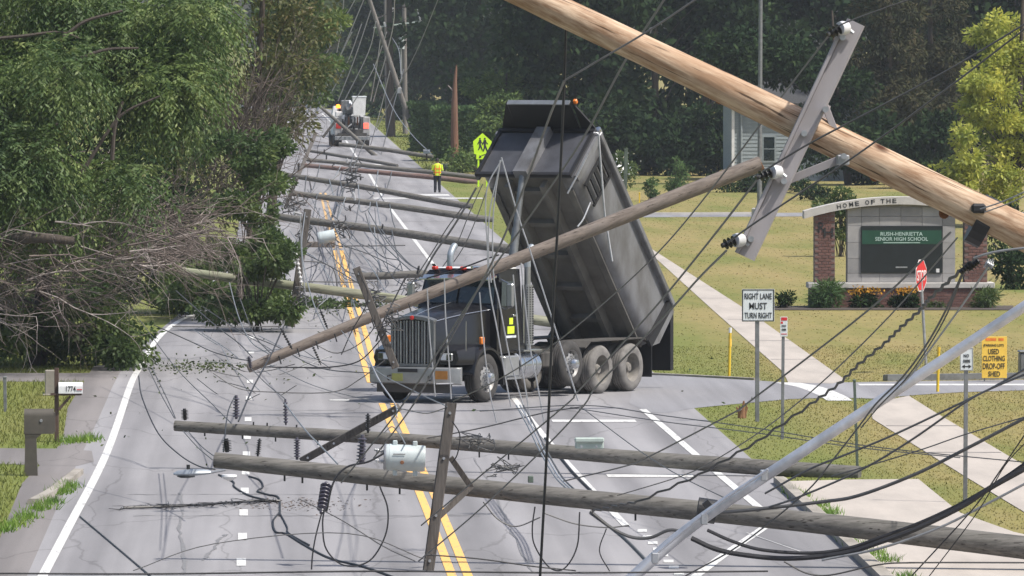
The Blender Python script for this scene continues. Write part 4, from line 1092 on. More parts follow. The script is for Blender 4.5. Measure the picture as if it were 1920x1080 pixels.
# nearest fallen pole, propped up by its crossarm
p1 = pole('nearest fallen grey utility pole, propped on its crossarm across the road', (403, 864, 128), (2110, 1048, 125), .118, .178,
     arms=[((846, 755, 125.6), (803, 1070, 125.4), .165, 'arm')],
     braces=[((845, 858, 125.8), (884, 914, 126), .085, 'arm'), ((884, 912, 126), (824, 968, 125.8), .085, 'arm')],
     ins=[((612, 905, 126.8), (603, 962, 126.4), .085, 'ins'), ((426, 848, 127.6), (424, 822, 127.6), .075, 'ins_k'), ((676, 868, 126.5), (680, 815, 126.5), .07, 'ins')])
for x in (536, 570, 693, 755, 1120, 1200):
    t = (x - 403) / 1707.0; c = P(403, 864, 128).lerp(P(2110, 1048, 125), t); r_ = .118 + .06 * t
    MB().cyl(c, c + Vector((0, -.02, -r_ - .07)), .016, n=6).build('bolt', 'ins_k', p1)
mb = MB(); c0, c1 = P(1308, 955, 125.8), P(1342, 960, 125.8)
mb.lathe([(0, .172), (0, .182), ((c1 - c0).length, .182), ((c1 - c0).length, .172)], c0, c1 - c0, 20); mb.build('steel_band', 'ins_k', p1)
obeam(MB(), P(1322, 940, 125.5), P(1336, 958, 125.5), .12, .1).build('bracket', 'ins_k', p1)
MB().bbox(P(1000, 905, 125.6) - Vector((.08, .05, 0)), P(1000, 905, 125.6) + Vector((-.0, .05, .1)), .01).build('junction_box', 'post_g', p1)
# second fallen pole
p2 = pole('second fallen grey utility pole, longer, just behind the nearest one', (328, 797, 155), (1612, 891, 151.5), .098, .15,
     arms=[((566, 864, 154), (748, 764, 153), .135, 'arm')],
     ins=[((443, 786, 154), (443, 741, 154), .062, 'ins'), ((536, 797, 154), (535, 748, 154), .045, 'ins'), ((487, 822, 154), (483, 856, 154), .045, 'ins_k'),
          ((557, 820, 154), (557, 862, 154), .062, 'ins'), ((347, 788, 154.6), (346, 766, 154.6), .07, 'ins_k'), ((679, 815, 153), (681, 868, 153), .055, 'ins'), ((690, 775, 152.5), (690, 812, 152.5), .05, 'ins_k')])
for x, sg in ((385, -1), (457, -1), (520, -1), (600, -1), (504, 1), (560, 1), (478, 1), (905, -1), (960, -1)):
    t = (x - 328) / 1284.0; c = P(328, 797, 155).lerp(P(1612, 891, 151.5), t); r_ = .098 + .052 * t
    MB().cyl(c, c + Vector((0, -.02, sg * (r_ + .06))), .015, n=6).build('bolt', 'ins_k', p2)
# transformer can lying on the nearest pole
def transformer(label, a, b, r, Yp, end=True, big=True):
    A, B = P(*a, Yp), P(*b, Yp); ax = (B - A); L = ax.length
    rt = thing('transformer', label, 'transformer', ((A.x + B.x) / 2, Yp, 0))
    MB().lathe([(0, r*.5), (0, r*.94), (.02, r), (L*.10, r), (L*.10, r*1.03), (L*.16, r*1.03), (L*.16, r), (L*.94, r), (L, r*.96), (L, r*.5)], A, ax, 28).build('can', 'trafo', rt, smooth=True)
    t = ax.normalized()
    MB().lathe([(-.02, r*.3), (-.02, r*.98), (.0, r*1.02), (.012, r*1.02), (.012, r*.6)], A, ax, 28).build('lid', 'steel', rt, smooth=True)
    if big:
        for k, (dy, dz) in enumerate(((-.06, .08), (-.08, -.07))):
            c = A + Vector((0, dy, dz)); ins_mesh(MB(), c, c - t * .16 + Vector((0, -.02, .03)), .045, 4).build('bushing', 'ins_w' if k else 'steel', rt, smooth=True)
        for q in (.25, .75):
            c = A + ax * q + Vector((0, -.02, r)); MB().bbox(c - Vector((.035, .04, .02)), c + Vector((.035, .04, .06)), .01).build('lifting_lug', 'trafo', rt)
            c = A + ax * q + Vector((0, -.02, -r)); MB().bbox(c - Vector((.035, .04, .07)), c + Vector((.035, .04, .02)), .01).build('mounting_foot', 'trafo', rt)
        c = A + ax * .42 + Vector((0, -r - .002, -.06)); MB().lathe([(0, .03), (.03, .025), (.03, .005)], c, (0, -1, 0), 12).build('valve', 'rust', rt)
        c = A + ax * .35 + Vector((0, -r - .004, .06)); MB().bbox(c - Vector((.09, .006, .01)), c + Vector((.09, 0, .012)), .004).build('bracket', 'steel', rt)
    return rt
transformer('pale grey transformer can lying on the nearest fallen pole', (722, 857), (797, 860), .195, 126.2)
tr2 = transformer('small pale transformer with a dark round end behind the upright crossarm', (597, 447), (628, 441), .21, 292, big=False)
rt = thing('fixture_box', 'pale green box resting on the second fallen pole', 'box', P(1105, 842, 151.4))
MB().bbox(P(1078, 841, 151.6), P(1133, 829, 151.2) + Vector((0, .22, 0)), .02).build('case', 'green_box', rt)
MB().bbox(P(1077, 829, 151.5), P(1134, 822, 151.1) + Vector((0, .24, 0)), .02).build('lid', 'green_box', rt)
for x in (1090, 1118): MB().bbox(P(x - 2, 840, 151.05), P(x + 2, 836, 151.0), .003).build('latch', 'steel', rt)
# street-lamp heads on the road
def lamp_head(label, x0, x1, y, Yp):
    A, B = P(x0, y, Yp), P(x1, y - 3, Yp); ax = B - A; L = ax.length
    rt = thing('street_lamp_head', label, 'street lamp', (A.x, Yp, 0))
    MB().loft([[A + ax * t + Vector((0, w * math.cos(q), h * math.sin(q) * (1 if math.sin(q) > 0 else .6))) for q in [2*math.pi*k/12 for k in range(12)]] for t, w, h in ((0, .03, .02), (.12, .1, .055), (.45, .14, .075), (.8, .1, .06), (1, .04, .04))]).build('housing', 'lamp_blue', rt, smooth=True)
    MB().loft([[A + ax * t + Vector((0, w * math.cos(q), -.035 + h * math.sin(q))) for q in [2*math.pi*k/10 for k in range(10)]] for t, w, h in ((.1, .03, .01), (.2, .08, .035), (.4, .1, .045), (.58, .05, .03))]).build('lens', 'glass', rt, smooth=True)
    c = A + ax * .4 + Vector((0, 0, .075)); MB().cyl(c, c + Vector((0, 0, .07)), .03, n=10).build('photocell', 'ink', rt)
    B2 = P(x1 + 28, y - 8, Yp); MB().tube([B, B2], .022, 8).build('arm_stub', 'steel', rt)
lamp_head('grey-blue street lamp head hanging at the tip of the nearest fallen pole', 325, 395, 889, 141)
rt = thing('lamp_cover', 'small white lamp cover at the tip of the nearest fallen pole', 'lamp', GY(430, 142))
MB().lathe([(0, .12), (.03, .13), (.07, .1), (.10, .03)], P(430, 890, 142) , (0, 0, -1), 16).build('bowl', 'white', rt, smooth=True)

# long pole leaning over the cab of the truck
p3 = pole('long brown pole slanting up over the truck cab, its top in the air', (465, 690, 176), (1426, 308, 178), .10, .165, 'pole_b', bend=.05,
     ins=[((548, 655, 175.8), (526, 615, 175.8), .035, 'ins_k'), ((586, 648, 175.8), (602, 684, 175.6), .03, 'ins_k'), ((470, 690, 175.8), (466, 668, 175.8), .06, 'ins'), ((614, 616, 175.8), (600, 580, 175.8), .03, 'ins_k')],
     arms=[((668, 502, 175.4), (742, 690, 175.2), .16, 'arm')])
MB().lathe([(0, .05), (0, .165), (.05, .17), (.06, .1)], P(1424, 309, 178), P(1430, 306, 178) - P(1424, 309, 178), 14).build('torn_end', 'splinter', p3)
for t in np.linspace(.06, .35, 9):
    c = P(465 + 961 * t, 690 - 382 * t, 176); MB().cyl(c, c + Vector((.05, -.02, -.17)), .014, n=6).build('bolt', 'ins_k', p3)
# the others, one behind the other down the road
pole('pale greenish pole sticking out of the fallen tree towards the truck', (338, 508, 228), (1085, 611, 227), .115, .14, 'pole_g', arms=[((577, 393, 227), (546, 612, 226.5), .2, 'arm')], ins=[((555, 470, 226.5), (566, 540, 226.5), .05, 'ins_w'), ((566, 402, 227), (551, 398, 227), .05, 'ins_w')])
pole('short dark pole stub behind the truck grille, level with the cab roof', (672, 519, 266), (835, 515, 266), .115, .12, ins=[((782, 514, 265.7), (786, 498, 265.7), .05, 'ins_k')])
pole('fallen pole crossing the road just beyond the small transformer', (515, 405, 306), (960, 468, 302), .125, .17, arms=[((560, 458, 304), (628, 459, 304), .2, 'pole_b')], ins=[((635, 412, 303), (637, 432, 303), .05, 'ins_k'), ((714, 440, 303), (718, 420, 303), .05, 'ins_k')])
pole('fallen pole ending behind the raised bed, second beyond the transformer', (548, 362, 357), (925, 413, 355), .115, .15, arms=[((534, 392, 356), (558, 330, 356), .14, 'arm')], ins=[((666, 376, 355), (662, 360, 355), .06, 'ins_w'), ((655, 385, 355), (657, 396, 355), .06, 'ins_k')])
pole('fallen pole crossing just in front of the traffic worker', (523, 325, 386), (885, 388, 382), .11, .145, arms=[((592, 250, 400), (550, 352, 386), .16, 'arm')], ins=[((650, 335, 383), (652, 345, 383), .06, 'ins_k'), ((676, 330, 383), (676, 338, 383), .06, 'ins_k')])
pole('reddish fallen pole reaching the posts of the school crossing sign', (566, 310, 446), (897, 342, 444), .11, .14, 'pole_r', ins=[((560, 305, 445), (560, 322, 445), .08, 'ins_k')])
pole('grey fallen pole just behind the reddish one', (568, 299, 458), (897, 333, 456), .10, .13, ins=[((612, 299, 457), (612, 290, 457), .06, 'ins_k'), ((651, 306, 457), (651, 297, 457), .07, 'ins_w')])
pole('thin fallen pole second behind the reddish one', (572, 282, 505), (745, 311, 500), .085, .11, ins=[((608, 288, 503), (608, 280, 503), .06, 'ins_k')])
pole('farthest fallen pole, in front of the bucket truck wheels', (636, 270, 532), (812, 294, 530), .12, .14)
pole('pole leaning across the back of the bucket truck', (586, 187, 545), (712, 300, 545), .085, .15, arms=[((628, 228, 544), (605, 258, 544), .16, 'arm')], ins=[((650, 240, 544), (660, 232, 544), .05, 'ins_w')])
p = pole('tall grey pole leaning left beside the standing poles', (683, -30, 561), (787, 286, 561), .13, .175, 'pole_z', name='leaning_utility_pole')
MB().bbox(P(744, 176, 560.6), P(753, 164, 560.9), .05).build('meter_box', 'steel', p)
p = pole('standing utility pole with a grey transformer at the top centre left', (757, -60, 655), (760, 251, 655), .15, .2, 'pole_z', name='standing_utility_pole', arms=[((700, 52, 654.6), (790, 40, 654.6), .11, 'green_box')], ins=[((789, 40, 654.5), (787, 33, 654.5), .1, 'ins_w'), ((722, 50, 654.5), (720, 41, 654.5), .1, 'ins_w')])
MB().lathe([(0, .05), (0, .22), (.9, .22), (.95, .12), (1.0, .05)], P(753, 92, 654.3), (0, 0, 1), 16).build('transformer_can', 'trafo', p, smooth=True)
MB().tube([P(752, 92, 654.3), P(753, 150, 654.5)], .06, 8).build('conduit', 'steel', p)
pole('second standing pole, left of the leaning pole, with a slanting arm', (722, -60, 700), (727, 246, 700), .15, .19, 'pole_z', name='standing_utility_pole', arms=[((708, 34, 699), (736, 22, 699), .1, 'arm')], ins=[((736, 22, 698.8), (737, 14, 698.8), .1, 'ins_w')])

# big fresh log leaning across the upper right with its grey crossarm
lg = pole('large pale brown log-like pole slanting down to the right, nearest the camera', (640, -172, 75), (4700, 1778, 74), .115, .24, 'log', name='leaning_broken_pole', bend=0)
_o = [c_ for c_ in lg.children][0]; _me = MB(); _A, _B = P(640, -172, 75), P(4700, 1778, 74); _t = (_B - _A).normalized(); _u = Vector((0, 1, 0)); _w = _t.cross(_u).normalized(); _u = _w.cross(_t)
from mathutils import noise as mnoise
_rings = []
for i in range(261):
    t = i / 260.0; c_ = _A.lerp(_B, t) + _w * (.03 * math.sin(7 * t) ); r_ = .115 + .125 * t; ring_ = []
    for k_ in range(28):
        a_ = 2 * math.pi * k_ / 28; n1 = mnoise.noise(Vector((math.cos(a_) * 1.6, math.sin(a_) * 1.6, t * 26))); n2 = mnoise.noise(Vector((math.cos(a_) * 6, math.sin(a_) * 6, t * 40 + 9)))
        rr_ = r_ * (1 + .05 * n1 - .11 * max(0, n2 - .28))
        ring_.append(c_ + (_u * math.cos(a_) + _w * math.sin(a_)) * rr_)
    _rings.append(ring_)
_me.loft(_rings); bpy.data.objects.remove(_o); _me.build('shaft', 'log', lg, smooth=True)
obeam(MB(), P(1605, 42, 74.6), P(1398, 482, 74.6), .165, .12).build('crossarm', 'arm_grey', lg)
obeam(MB(), P(1584, 42, 74.52), P(1381, 474, 74.52), .03, .09).build('crossarm_edge', 'arm_grey', lg)
obeam(MB(), P(1546, 195, 74.72), P(1584, 296, 74.66), .06, .03).build('brace', 'arm_grey', lg)
obeam(MB(), P(1582, 296, 74.66), P(1478, 338, 74.7), .07, .03).build('brace', 'arm_grey', lg)
obeam(MB(), P(1545, 196, 74.95), P(1530, 250, 74.9), .12, .05).build('brace', 'arm_grey', lg)
MB().bbox(P(1570, 310, 74.5), P(1590, 290, 74.7), .01).build('brace_plate', 'steel', lg)
for (x, y) in ((1580, 70), (1508, 250), (1408, 448), (1470, 340), (1548, 205), (1582, 293)): MB().cyl(P(x, y, 74.6), P(x, y, 74.45), .028, n=10).build('bolt', 'steel', lg)
for (x, y, dx, dy) in ((1588, 52, -28, 4), (1462, 322, -34, 2), (1392, 450, -30, 2)):
    a, b = P(x, y, 74.5), P(x + dx*.45, y + dy*.4, 74.45); c = P(x + dx, y + dy, 74.4)
    MB().lathe([(0, .03), (.0, .055), (.05, .065), (.085, .06), (.09, .03)], a, b - a, 14).build('insulator', 'ins_w', lg, smooth=True)
    ins_mesh(MB(), b, P(x + dx*1.3, y + dy + 9, 74.4), .05, 3).build('insulator_cover', 'ins_k', lg, smooth=True)
    MB().tube([P(x + 12, y + 10, 74.5), a], .018, 6).build('bracket_pin', 'steel', lg)
mb = MB().lathe([(0, .2), (0, .23), (.14, .23), (.14, .2)], P(1828, 408, 74.8), P(1850, 419, 74.8) - P(1828, 408, 74.8), 18); mb.build('black_collar', 'ins_k', lg)
MB().bbox(P(1822, 400, 74.5), P(1842, 380, 74.9), .02).build('clamp', 'ins_k', lg)
for (x, y) in ((1240, 105), (1350, 185), (1410, 200), (1462, 215), (1120, 55), (1640, 330), (1690, 310), (1770, 400)):
    A = P(x, y, 74.83); MB().lathe([(0, .05), (.012, .042), (.014, .02), (.012, .004)], A, (.25, -1, .1), 12).build('knot', 'rust', lg)

# silver mast of a street light fallen across the lower right
rt = thing('street_light_mast', 'shiny silver street light mast slanting across the lower right corner', 'street light', G(1180, 1096))
MB().tube(smoothpath([P(1178, 1090, 122), P(1300, 985, 122), P(1500, 850, 121.5), P(1920, 575, 121), P(2400, 250, 120)], 6), [.088 - .0007 * i for i in range(25)], 16).build('mast', 'alu', rt, smooth=True)
MB().tube([P(1225, 1042, 121.7), P(1330, 955, 121.5), P(1440, 880, 121.3)], .022, 8).build('tie_rod', 'alu', rt, smooth=True)
for x, y in ((1228, 1045), (1320, 972), (1432, 890)): MB().bbox(P(x - 7, y + 10, 121.75), P(x + 7, y - 8, 121.5), .01).build('clamp', 'steel', rt)
# ------------------------------------------------------------------ signs and street furniture
def plate(rt, a, b, Y, m, name='sign_plate', t=.006, back=True):
    A, B = P(*a, Y), P(*b, Y)
    return MB().bbox((A.x, Y, B.z), (B.x, Y + t, A.z), .004).build(name, m, rt)
def postm(rt, x0, y0, x1, y1, Y, w, m='post', name='post', dy=.02):
    A, B = P(x0, y0, Y), P(x1, y1, Y)
    dy = w * .35 + .012
    A = Vector((A.x, Y + dy, A.z)); B = Vector((B.x, Y + dy, -.05))
    return obeam(MB(), A, B, w, w * .7).build(name, m, rt)
def frame(rt, a, b, Y, w, m='ink'):
    A, B = P(*a, Y), P(*b, Y); y0, y1 = Y - .006, Y - .001
    mb = MB().span((A.x, y0, A.z - w), (B.x, y1, A.z)).span((A.x, y0, B.z), (B.x, y1, B.z + w)).span((A.x, y0, B.z + w), (A.x + w, y1, A.z - w)).span((B.x - w, y0, B.z + w), (B.x, y1, A.z - w))
    return mb.build('border', m, rt)
def lab_text(s, x0, x1, y0, y1, Y, m, pl, R=None):
    A, B = P(x0, y0, Y), P(x1, y1, Y)
    return text(s, abs(B.x - A.x), abs(A.z - B.z), m, pl, ((A.x + B.x) / 2, Y - .004, (A.z + B.z) / 2))

Y = G(1420, 791).y
rt = thing('regulatory_sign', 'white square RIGHT LANE MUST TURN RIGHT sign on a steel post', 'road sign', G(1420, 791))
postm(rt, 1420, 548, 1420, 790, Y, .085)
pl = plate(rt, (1391, 542), (1452, 603), Y, 'sign_white')
frame(pl, (1391.5, 542.5), (1451.5, 602.5), Y, .02)
lab_text("RIGHT LANE", 1396, 1447, 550, 561, Y, 'ink', pl); lab_text("MUST", 1405, 1438, 567.5, 580, Y, 'ink', pl); lab_text("TURN RIGHT", 1396, 1447, 586, 597, Y, 'ink', pl)
for yy in (546, 600): MB().cyl(P(1421, yy, Y) + Vector((0, -.012, 0)), P(1421, yy, Y), .012, n=8).build('bolt', 'steel', pl)
Y = G(1467, 824).y
rt = thing('parking_sign', 'small white sign with a red corner, on a thin post beside the square sign', 'road sign', G(1467, 824))
postm(rt, 1469, 600, 1467, 824, Y, .06)
pl = plate(rt, (1463, 594), (1476.5, 631), Y, 'sign_white')
plate(pl, (1464.5, 595), (1476, 601), Y - .004, 'sign_red', 'red_band', .002); plate(pl, (1464, 603), (1468, 607), Y - .004, 'sign_red', 'red_symbol', .002)
for yy in (611, 618): lab_text("NO" if yy == 611 else "STANDING", 1466, 1474, yy - 2, yy + 2, Y, 'ink', pl)
plate(pl, (1464.5, 625.5), (1475.5, 627), Y - .004, 'sign_red', 'arrow', .002)
Y = G(1810, 943).y
rt = thing('parking_sign', 'small white sign with a two-way black arrow, on the tall post by the walk', 'road sign', G(1810, 943))
postm(rt, 1812, 650, 1810, 943, Y, .07)
pl = plate(rt, (1800, 652), (1824.5, 695), Y, 'sign_white'); frame(pl, (1800.5, 652.5), (1824, 694.5), Y, .007, 'post')
lab_text("NO", 1807, 1817, 664, 670, Y, 'ink', pl); lab_text("STANDING", 1806, 1819, 674, 680, Y, 'ink', pl)
plate(pl, (1805, 686.2), (1820, 688.2), Y - .004, 'ink', 'arrow', .002)
for sg, xx in ((1, 1821.5), (-1, 1803.5)):
    a = P(xx, 687.2, Y - .004); MB().prism([(a.x, a.y, a.z), (a.x - sg*.05, a.y, a.z + .035), (a.x - sg*.05, a.y, a.z - .035)], (0, .002, 0)).build('arrow_head', 'ink', pl)
# stop sign, turned almost edge on
c = G(1738, 700); Y = c.y
rt = thing('stop_sign', 'red STOP sign turned nearly edge-on, in front of the school sign', 'stop sign', c)
MB().tube([P(1727, 520, Y) + Vector((0, .03, 0)), P(1738, 700, Y) + Vector((0, .03, -.1))], .035, 10).build('post', 'steel', rt)
A = P(1726.5, 516.5, Y); r = P(0, 488, Y).z - A.z; Rz = Matrix.Rotation(math.radians(66), 3, 'Z'); k8 = [math.radians(22.5 + 45*k) for k in range(8)]; rr = r / math.cos(math.radians(22.5))
pl = MB().prism([A + Rz @ Vector((rr*math.cos(q), -.012, rr*math.sin(q))) for q in k8], Rz @ Vector((0, .008, 0))).build('sign_plate', 'white', rt)
MB().prism([A + Rz @ Vector((rr*.93*math.cos(q), -.017, rr*.93*math.sin(q))) for q in k8], Rz @ Vector((0, .004, 0))).build('red_face', 'sign_red', pl)
text("STOP", rr*1.5, rr*.62, 'white', pl, A + Rz @ Vector((0, -.021, 0)), R=Rz)
# yellow clothing drop-off sign
c = G(1864, 716); Y = c.y
rt = thing('drop_off_sign', 'yellow USED CLOTHING DROP-OFF SHED sign standing on the lawn', 'sign', c)
pl = plate(rt, (1841, 631), (1888, 709), Y, 'sign_yellow', t=.02)
for x in (1846, 1883): postm(rt, x, 660, x, 716, Y + .021, .03, 'post')
for s_, x0, x1, y0, y1 in (("(PARKING LOT)", 1844, 1882, 645, 651), ("USED", 1853, 1873, 654, 664), ("CLOTHING", 1843, 1884, 667, 677), ("DROP-OFF", 1843, 1884, 681, 692), ("SHED", 1853, 1875, 696, 706)): lab_text(s_, x0, x1, y0, y1, Y, 'ink', pl)
plate(pl, (1848, 634), (1868, 639), Y - .004, 'hivis_o', 'faded_line', .002); plate(pl, (1872, 634), (1882, 639), Y - .004, 'hivis_o', 'faded_line', .002)
# yellow pipeline markers
for (x, y0, y1, lab) in ((1367, 624, 706, 'thin yellow marker post left of the square sign, near the walk'), (1758, 661, 735, 'thin yellow marker post left of the yellow clothing sign')):
    c = G(x, y1); Y = c.y; rt = thing('marker_post', lab, 'marker post', c, group='yellow marker posts')
    A = P(x + 2, y0, Y); MB().tube([A, Vector((c.x, Y, -.05))], .033, 10).build('tube', 'marker', rt, smooth=True)
    MB().tube([A, A + Vector((.005, 0, .12))], .036, 10).build('cap', 'marker' if x > 1500 else 'white', rt)
    MB().lathe([(0, .036), (.18, .036)], A + Vector((0, 0, -.32)), (0, 0, 1), 10).build('decal', 'sign_yellow', rt)
for (x0, y0, x1, y1, w, m, lab) in ((1602, 714, 1608, 884, .05, 'post_g', 'thin dark green post at the butt of the second fallen pole'), (1174, 280, 1171, 392, .16, 'post_g', 'grey-green post on the lawn in front of the white flowering shrub'), (1199, 362, 1199, 386, .06, 'marker', 'tiny yellow stake on the lawn right of the grey-green post'), (9, 708, 10, 772, .07, 'post', 'short grey post at the left edge of the lawn')):
    c = G(x1, y1); rt = thing('marker_stake' if w < .1 else 'lawn_post', lab, 'post', c)
    obeam(MB(), P(x0, y0, c.y), (c.x, c.y, -.05), w, w * .7).build('shaft', m, rt)
    a = P(x0, y0, c.y); MB().bbox(a - Vector((w*.6, w*.5, .02)), a + Vector((w*.6, w*.5, .03)), .01).build('cap', m, rt)
# splintered stump of a snapped post
c = G(1391, 784); rt = thing('broken_post_stump', 'splintered reddish wooden stump left of the square sign', 'stump', c)
mb = MB()
for k in range(9):
    a = 2*math.pi*k/9; b = c + Vector((.075*math.cos(a), .075*math.sin(a), 0)); h = rng.uniform(.14, .40)
    mb2 = MB(); obeam(mb2, b, b + Vector((rng.normal(0, .04), rng.normal(0, .03), h)), .03, .03); mb2.build('splinter', 'splinter', rt)
MB().cyl(c + Vector((0, 0, -.05)), c + Vector((0, 0, .16)), .085, n=12).build('butt', 'splinter', rt)
# grey cabinet at the right edge
c = G(1935, 704); rt = thing('utility_cabinet', 'grey utility cabinet cut off by the right edge of the view', 'cabinet', c)
MB().bbox(c + Vector((-.28, 0, 0)), c + Vector((.5, .5, .52)), .03).build('case', 'post', rt); MB().bbox(c + Vector((-.30, -.02, .521)), c + Vector((.52, .52, .57)), .02).build('lid', 'post', rt)

# school crossing sign
c = G(904, 350); Y = c.y
rt = thing('school_crossing_sign', 'fluorescent yellow-green school crossing sign with two walking figures and an arrow', 'road sign', c)
for x in (897, 913): postm(rt, x, 285, x, 350, Y, .09, 'sign_fluo')
pts = [P(887, 265, Y), P(904.5, 249.5, Y), P(922, 265, Y), P(920, 289, Y), P(889, 289, Y)]
pl = MB().prism(pts, (0, .01, 0)).build('pentagon_plate', 'sign_fluo', rt)
for (x, s_) in ((900, .9), (909, 1.0)):   # two walking pedestrians
    h = P(x, 260, Y - .006); u = .0262 * s_
    f = MB(); f.lathe([(0, .05*s_), (.004, .05*s_)], h, (0, -1, 0), 12)
    f.prism([h + Vector((dx*s_, -.001, dz*s_)) for dx, dz in ((-.05, -.06), (.06, -.06), (.09, -.18), (.17, -.26), (.15, -.30), (.06, -.23), (.05, -.34), (.12, -.50), (.16, -.66), (.10, -.66), (.02, -.48), (-.06, -.66), (-.12, -.64), (-.05, -.46), (-.05, -.24), (-.12, -.34), (-.16, -.31), (-.08, -.16))], (0, -.004, 0))
    f.build('walking_figure', 'ink', pl)
p2_ = plate(rt, (893, 288.5), (917, 298.5), Y - .012, 'sign_fluo', 'arrow_plate')
a = P(905, 293.5, Y - .016)
MB().prism([a + Vector(q) for q in ((.17, 0, .10), (.11, 0, .13), (-.08, 0, .02), (-.06, 0, -.04), (-.2, 0, -.10), (-.16, 0, .06), (-.11, 0, .04))], (0, -.003, 0)).build('arrow', 'ink', p2_)

# mailboxes on the left
c = G(106, 829); Y = c.y
rt = thing('mailbox', 'white mailbox numbered 1774 on a brown wooden post', 'mailbox', c)
postm(rt, 106, 690, 106, 829, Y, .085, 'mail_wood')
A, B = P(95, 741, Y), P(158, 737, Y); MB().span((A.x, Y - .06, A.z), (B.x - .05, Y + .06, A.z + .04)).build('arm', 'mail_wood', rt)
obeam(MB(), P(110, 768, Y), P(132, 743, Y), .05, .06).build('bracket', 'mail_wood', rt)
A, B = P(110, 737.5, Y), P(155, 716, Y); hh = B.z - A.z; w2 = .095
prof = [(-w2, 0), (w2, 0), (w2, hh*.55)] + [(w2*math.cos(q), hh*.55 + hh*.45*math.sin(q)) for q in np.linspace(.3, math.pi - .3, 6)] + [(-w2, hh*.55)]
bx = MB().loft([[(x, Y + p, A.z + q) for p, q in prof] for x in (A.x, B.x)]).build('box', 'white', rt, smooth=True)
lab_text("1774", 124, 142, 724, 734, Y - w2, 'ink', bx)
MB().span((B.x - .01, Y - w2 - .012, A.z + hh*.3), (B.x - .11, Y - w2 - .004, A.z + hh*.38)).build('flag', 'sign_red', bx)
c = G(60, 892); Y = c.y
rt = thing('mailbox', 'dark brown one-piece plastic mailbox on a thick post at the left edge', 'mailbox', c)
def ring(px0, px1, py, dy): 
    a, b = P(px0, py, Y), P(px1, py, Y); return [(a.x, Y - dy, a.z), (b.x, Y - dy, a.z), (b.x, Y + dy, a.z), (a.x, Y + dy, a.z)]
MB().loft([ring(46, 71, 894, .11), ring(47, 69, 850, .1), ring(47, 68, 822, .1), ring(46, 78, 814, .11)]).build('post', 'mail_brown', rt)
A, B = P(45.5, 813, Y), P(101, 766, Y); hh = B.z - A.z; w2 = .11
bx = MB().loft([[(x, Y + p, A.z + q) for p, q in [(-w2, 0), (w2, 0), (w2, hh*.7)] + [(w2*math.cos(t), hh*.7 + hh*.3*math.sin(t)) for t in np.linspace(.3, math.pi - .3, 6)] + [(-w2, hh*.7)]] for x in (A.x, A.x + .03, B.x - .03, B.x)]).build('box', 'mail_brown', rt, smooth=True)
MB().span((B.x + .001, Y - w2*.8, A.z + .03), (B.x + .02, Y + w2*.8, A.z + hh*.85)).build('door', 'mail_brown', bx); a = P(77, 789, Y - w2 - .006); MB().lathe([(0, .03), (.01, .025)], a, (0, -1, 0), 10).build('emblem', 'steel', bx)
c = G(96, 742); rt = thing('newspaper_box', 'weathered grey wooden post with a ledge behind the white mailbox', 'post', c); Y = c.y
MB().bbox(P(84, 742, Y), P(110, 694, Y) + Vector((0, .2, 0)), .02).build('post', 'kerb', rt); MB().bbox(P(80, 742, Y - .05) , P(152, 738, Y + .2), .01).build('ledge', 'kerb', rt)
for (x, y, w, m, lab) in ((800, 292, 13, 'white', 'far white mailbox at the foot of the leaning pole'), (860, 290, 10, 'white', 'far white mailbox in front of the torn reddish trunk'), (834, 318, 13, 'post_g', 'far dark green mailbox right behind the traffic worker')):
    c = G(x, y + 8); Y = c.y; rt = thing('mailbox', lab, 'mailbox', c, group='far mailboxes')
    a = P(x - w/2, y - 4, Y); b = P(x + w/2, y - 12, Y)
    MB().loft([[(xx, Y + p*.12, a.z + q*(b.z - a.z)) for p, q in ((-1, 0), (1, 0), (1, .6), (.6, .95), (-.6, .95), (-1, .6))] for xx in (a.x, b.x)]).build('box', m, rt)
    obeam(MB(), (c.x, Y, a.z), (c.x, Y, -.02), .1, .1).build('post', 'mail_wood', rt)
# reddish torn trunk snag beside the hedge
c = GY(853, 500); rt = thing('torn_trunk', 'tall reddish brown torn trunk standing by the hedge', 'tree', c)
MB().tube(smoothpath([c, P(852, 230, 500), P(853, 160, 500), P(856, 121, 500)], 5), [.26, .25, .24, .23, .22, .21, .2, .19, .17, .15, .13, .11, .1, .08, .06, .03], 10).build('trunk', 'snag', rt, smooth=True)
MB().tube([P(852, 173, 500), P(840, 160, 500)], [.06, .03], 6).build('branch_stub', 'twig_l', rt)

# ------------------------------------------------------------------ school monument sign
c = G(1690.5, 577); Y = c.y; k = 1.0 / S(Y)
ms = thing('school_sign', 'brick and stone school monument sign with dark electronic screen and arched cap', 'monument sign', c)
def X(px): return P(px, 500, Y).x
def Zz(py): return P(1690, py, Y).z
base = MB().span((X(1519), Y, 0), (X(1862), Y + .9, Zz(541))).build('base', 'mortar', ms)
MB().bbox((X(1515), Y - .06, Zz(540.5)), (X(1865), Y + .96, Zz(530)), .015).build('base_cap', 'cap', ms)
lp = MB().span((X(1528), Y + .15, Zz(530) + .002), (X(1566), Y + .75, Zz(395))).build('pillar', 'mortar', ms)
rp = MB().span((X(1809), Y + .15, Zz(530) + .002), (X(1852), Y + .75, Zz(395))).build('pillar', 'mortar', ms)
bme = {}
def brick(par, x, y, z, w, h):
    key = (round(w, 3), round(h, 3))
    if key not in bme:
        q = MB().bbox((-w/2, -.012, -h/2), (w/2, .03, h/2), .006); o = q.build('brick', 'brick', par); bme[key] = o.data
    else: o = link(bpy.data.objects.new('brick', bme[key]), par)
    o.location = (x, y + rng.normal(0, .0015), z)
rows = 7; h = (Zz(541) - .0) / rows; W = X(1862) - X(1519); nb = 22; w = W / nb
for r_ in range(rows):
    off = .5 * w if r_ % 2 else 0
    for i in range(nb - (1 if r_ % 2 else 0)): brick(base, X(1519) + off + (i + .5) * w, Y - .001, (r_ + .5) * h, w * .94, h * .86)
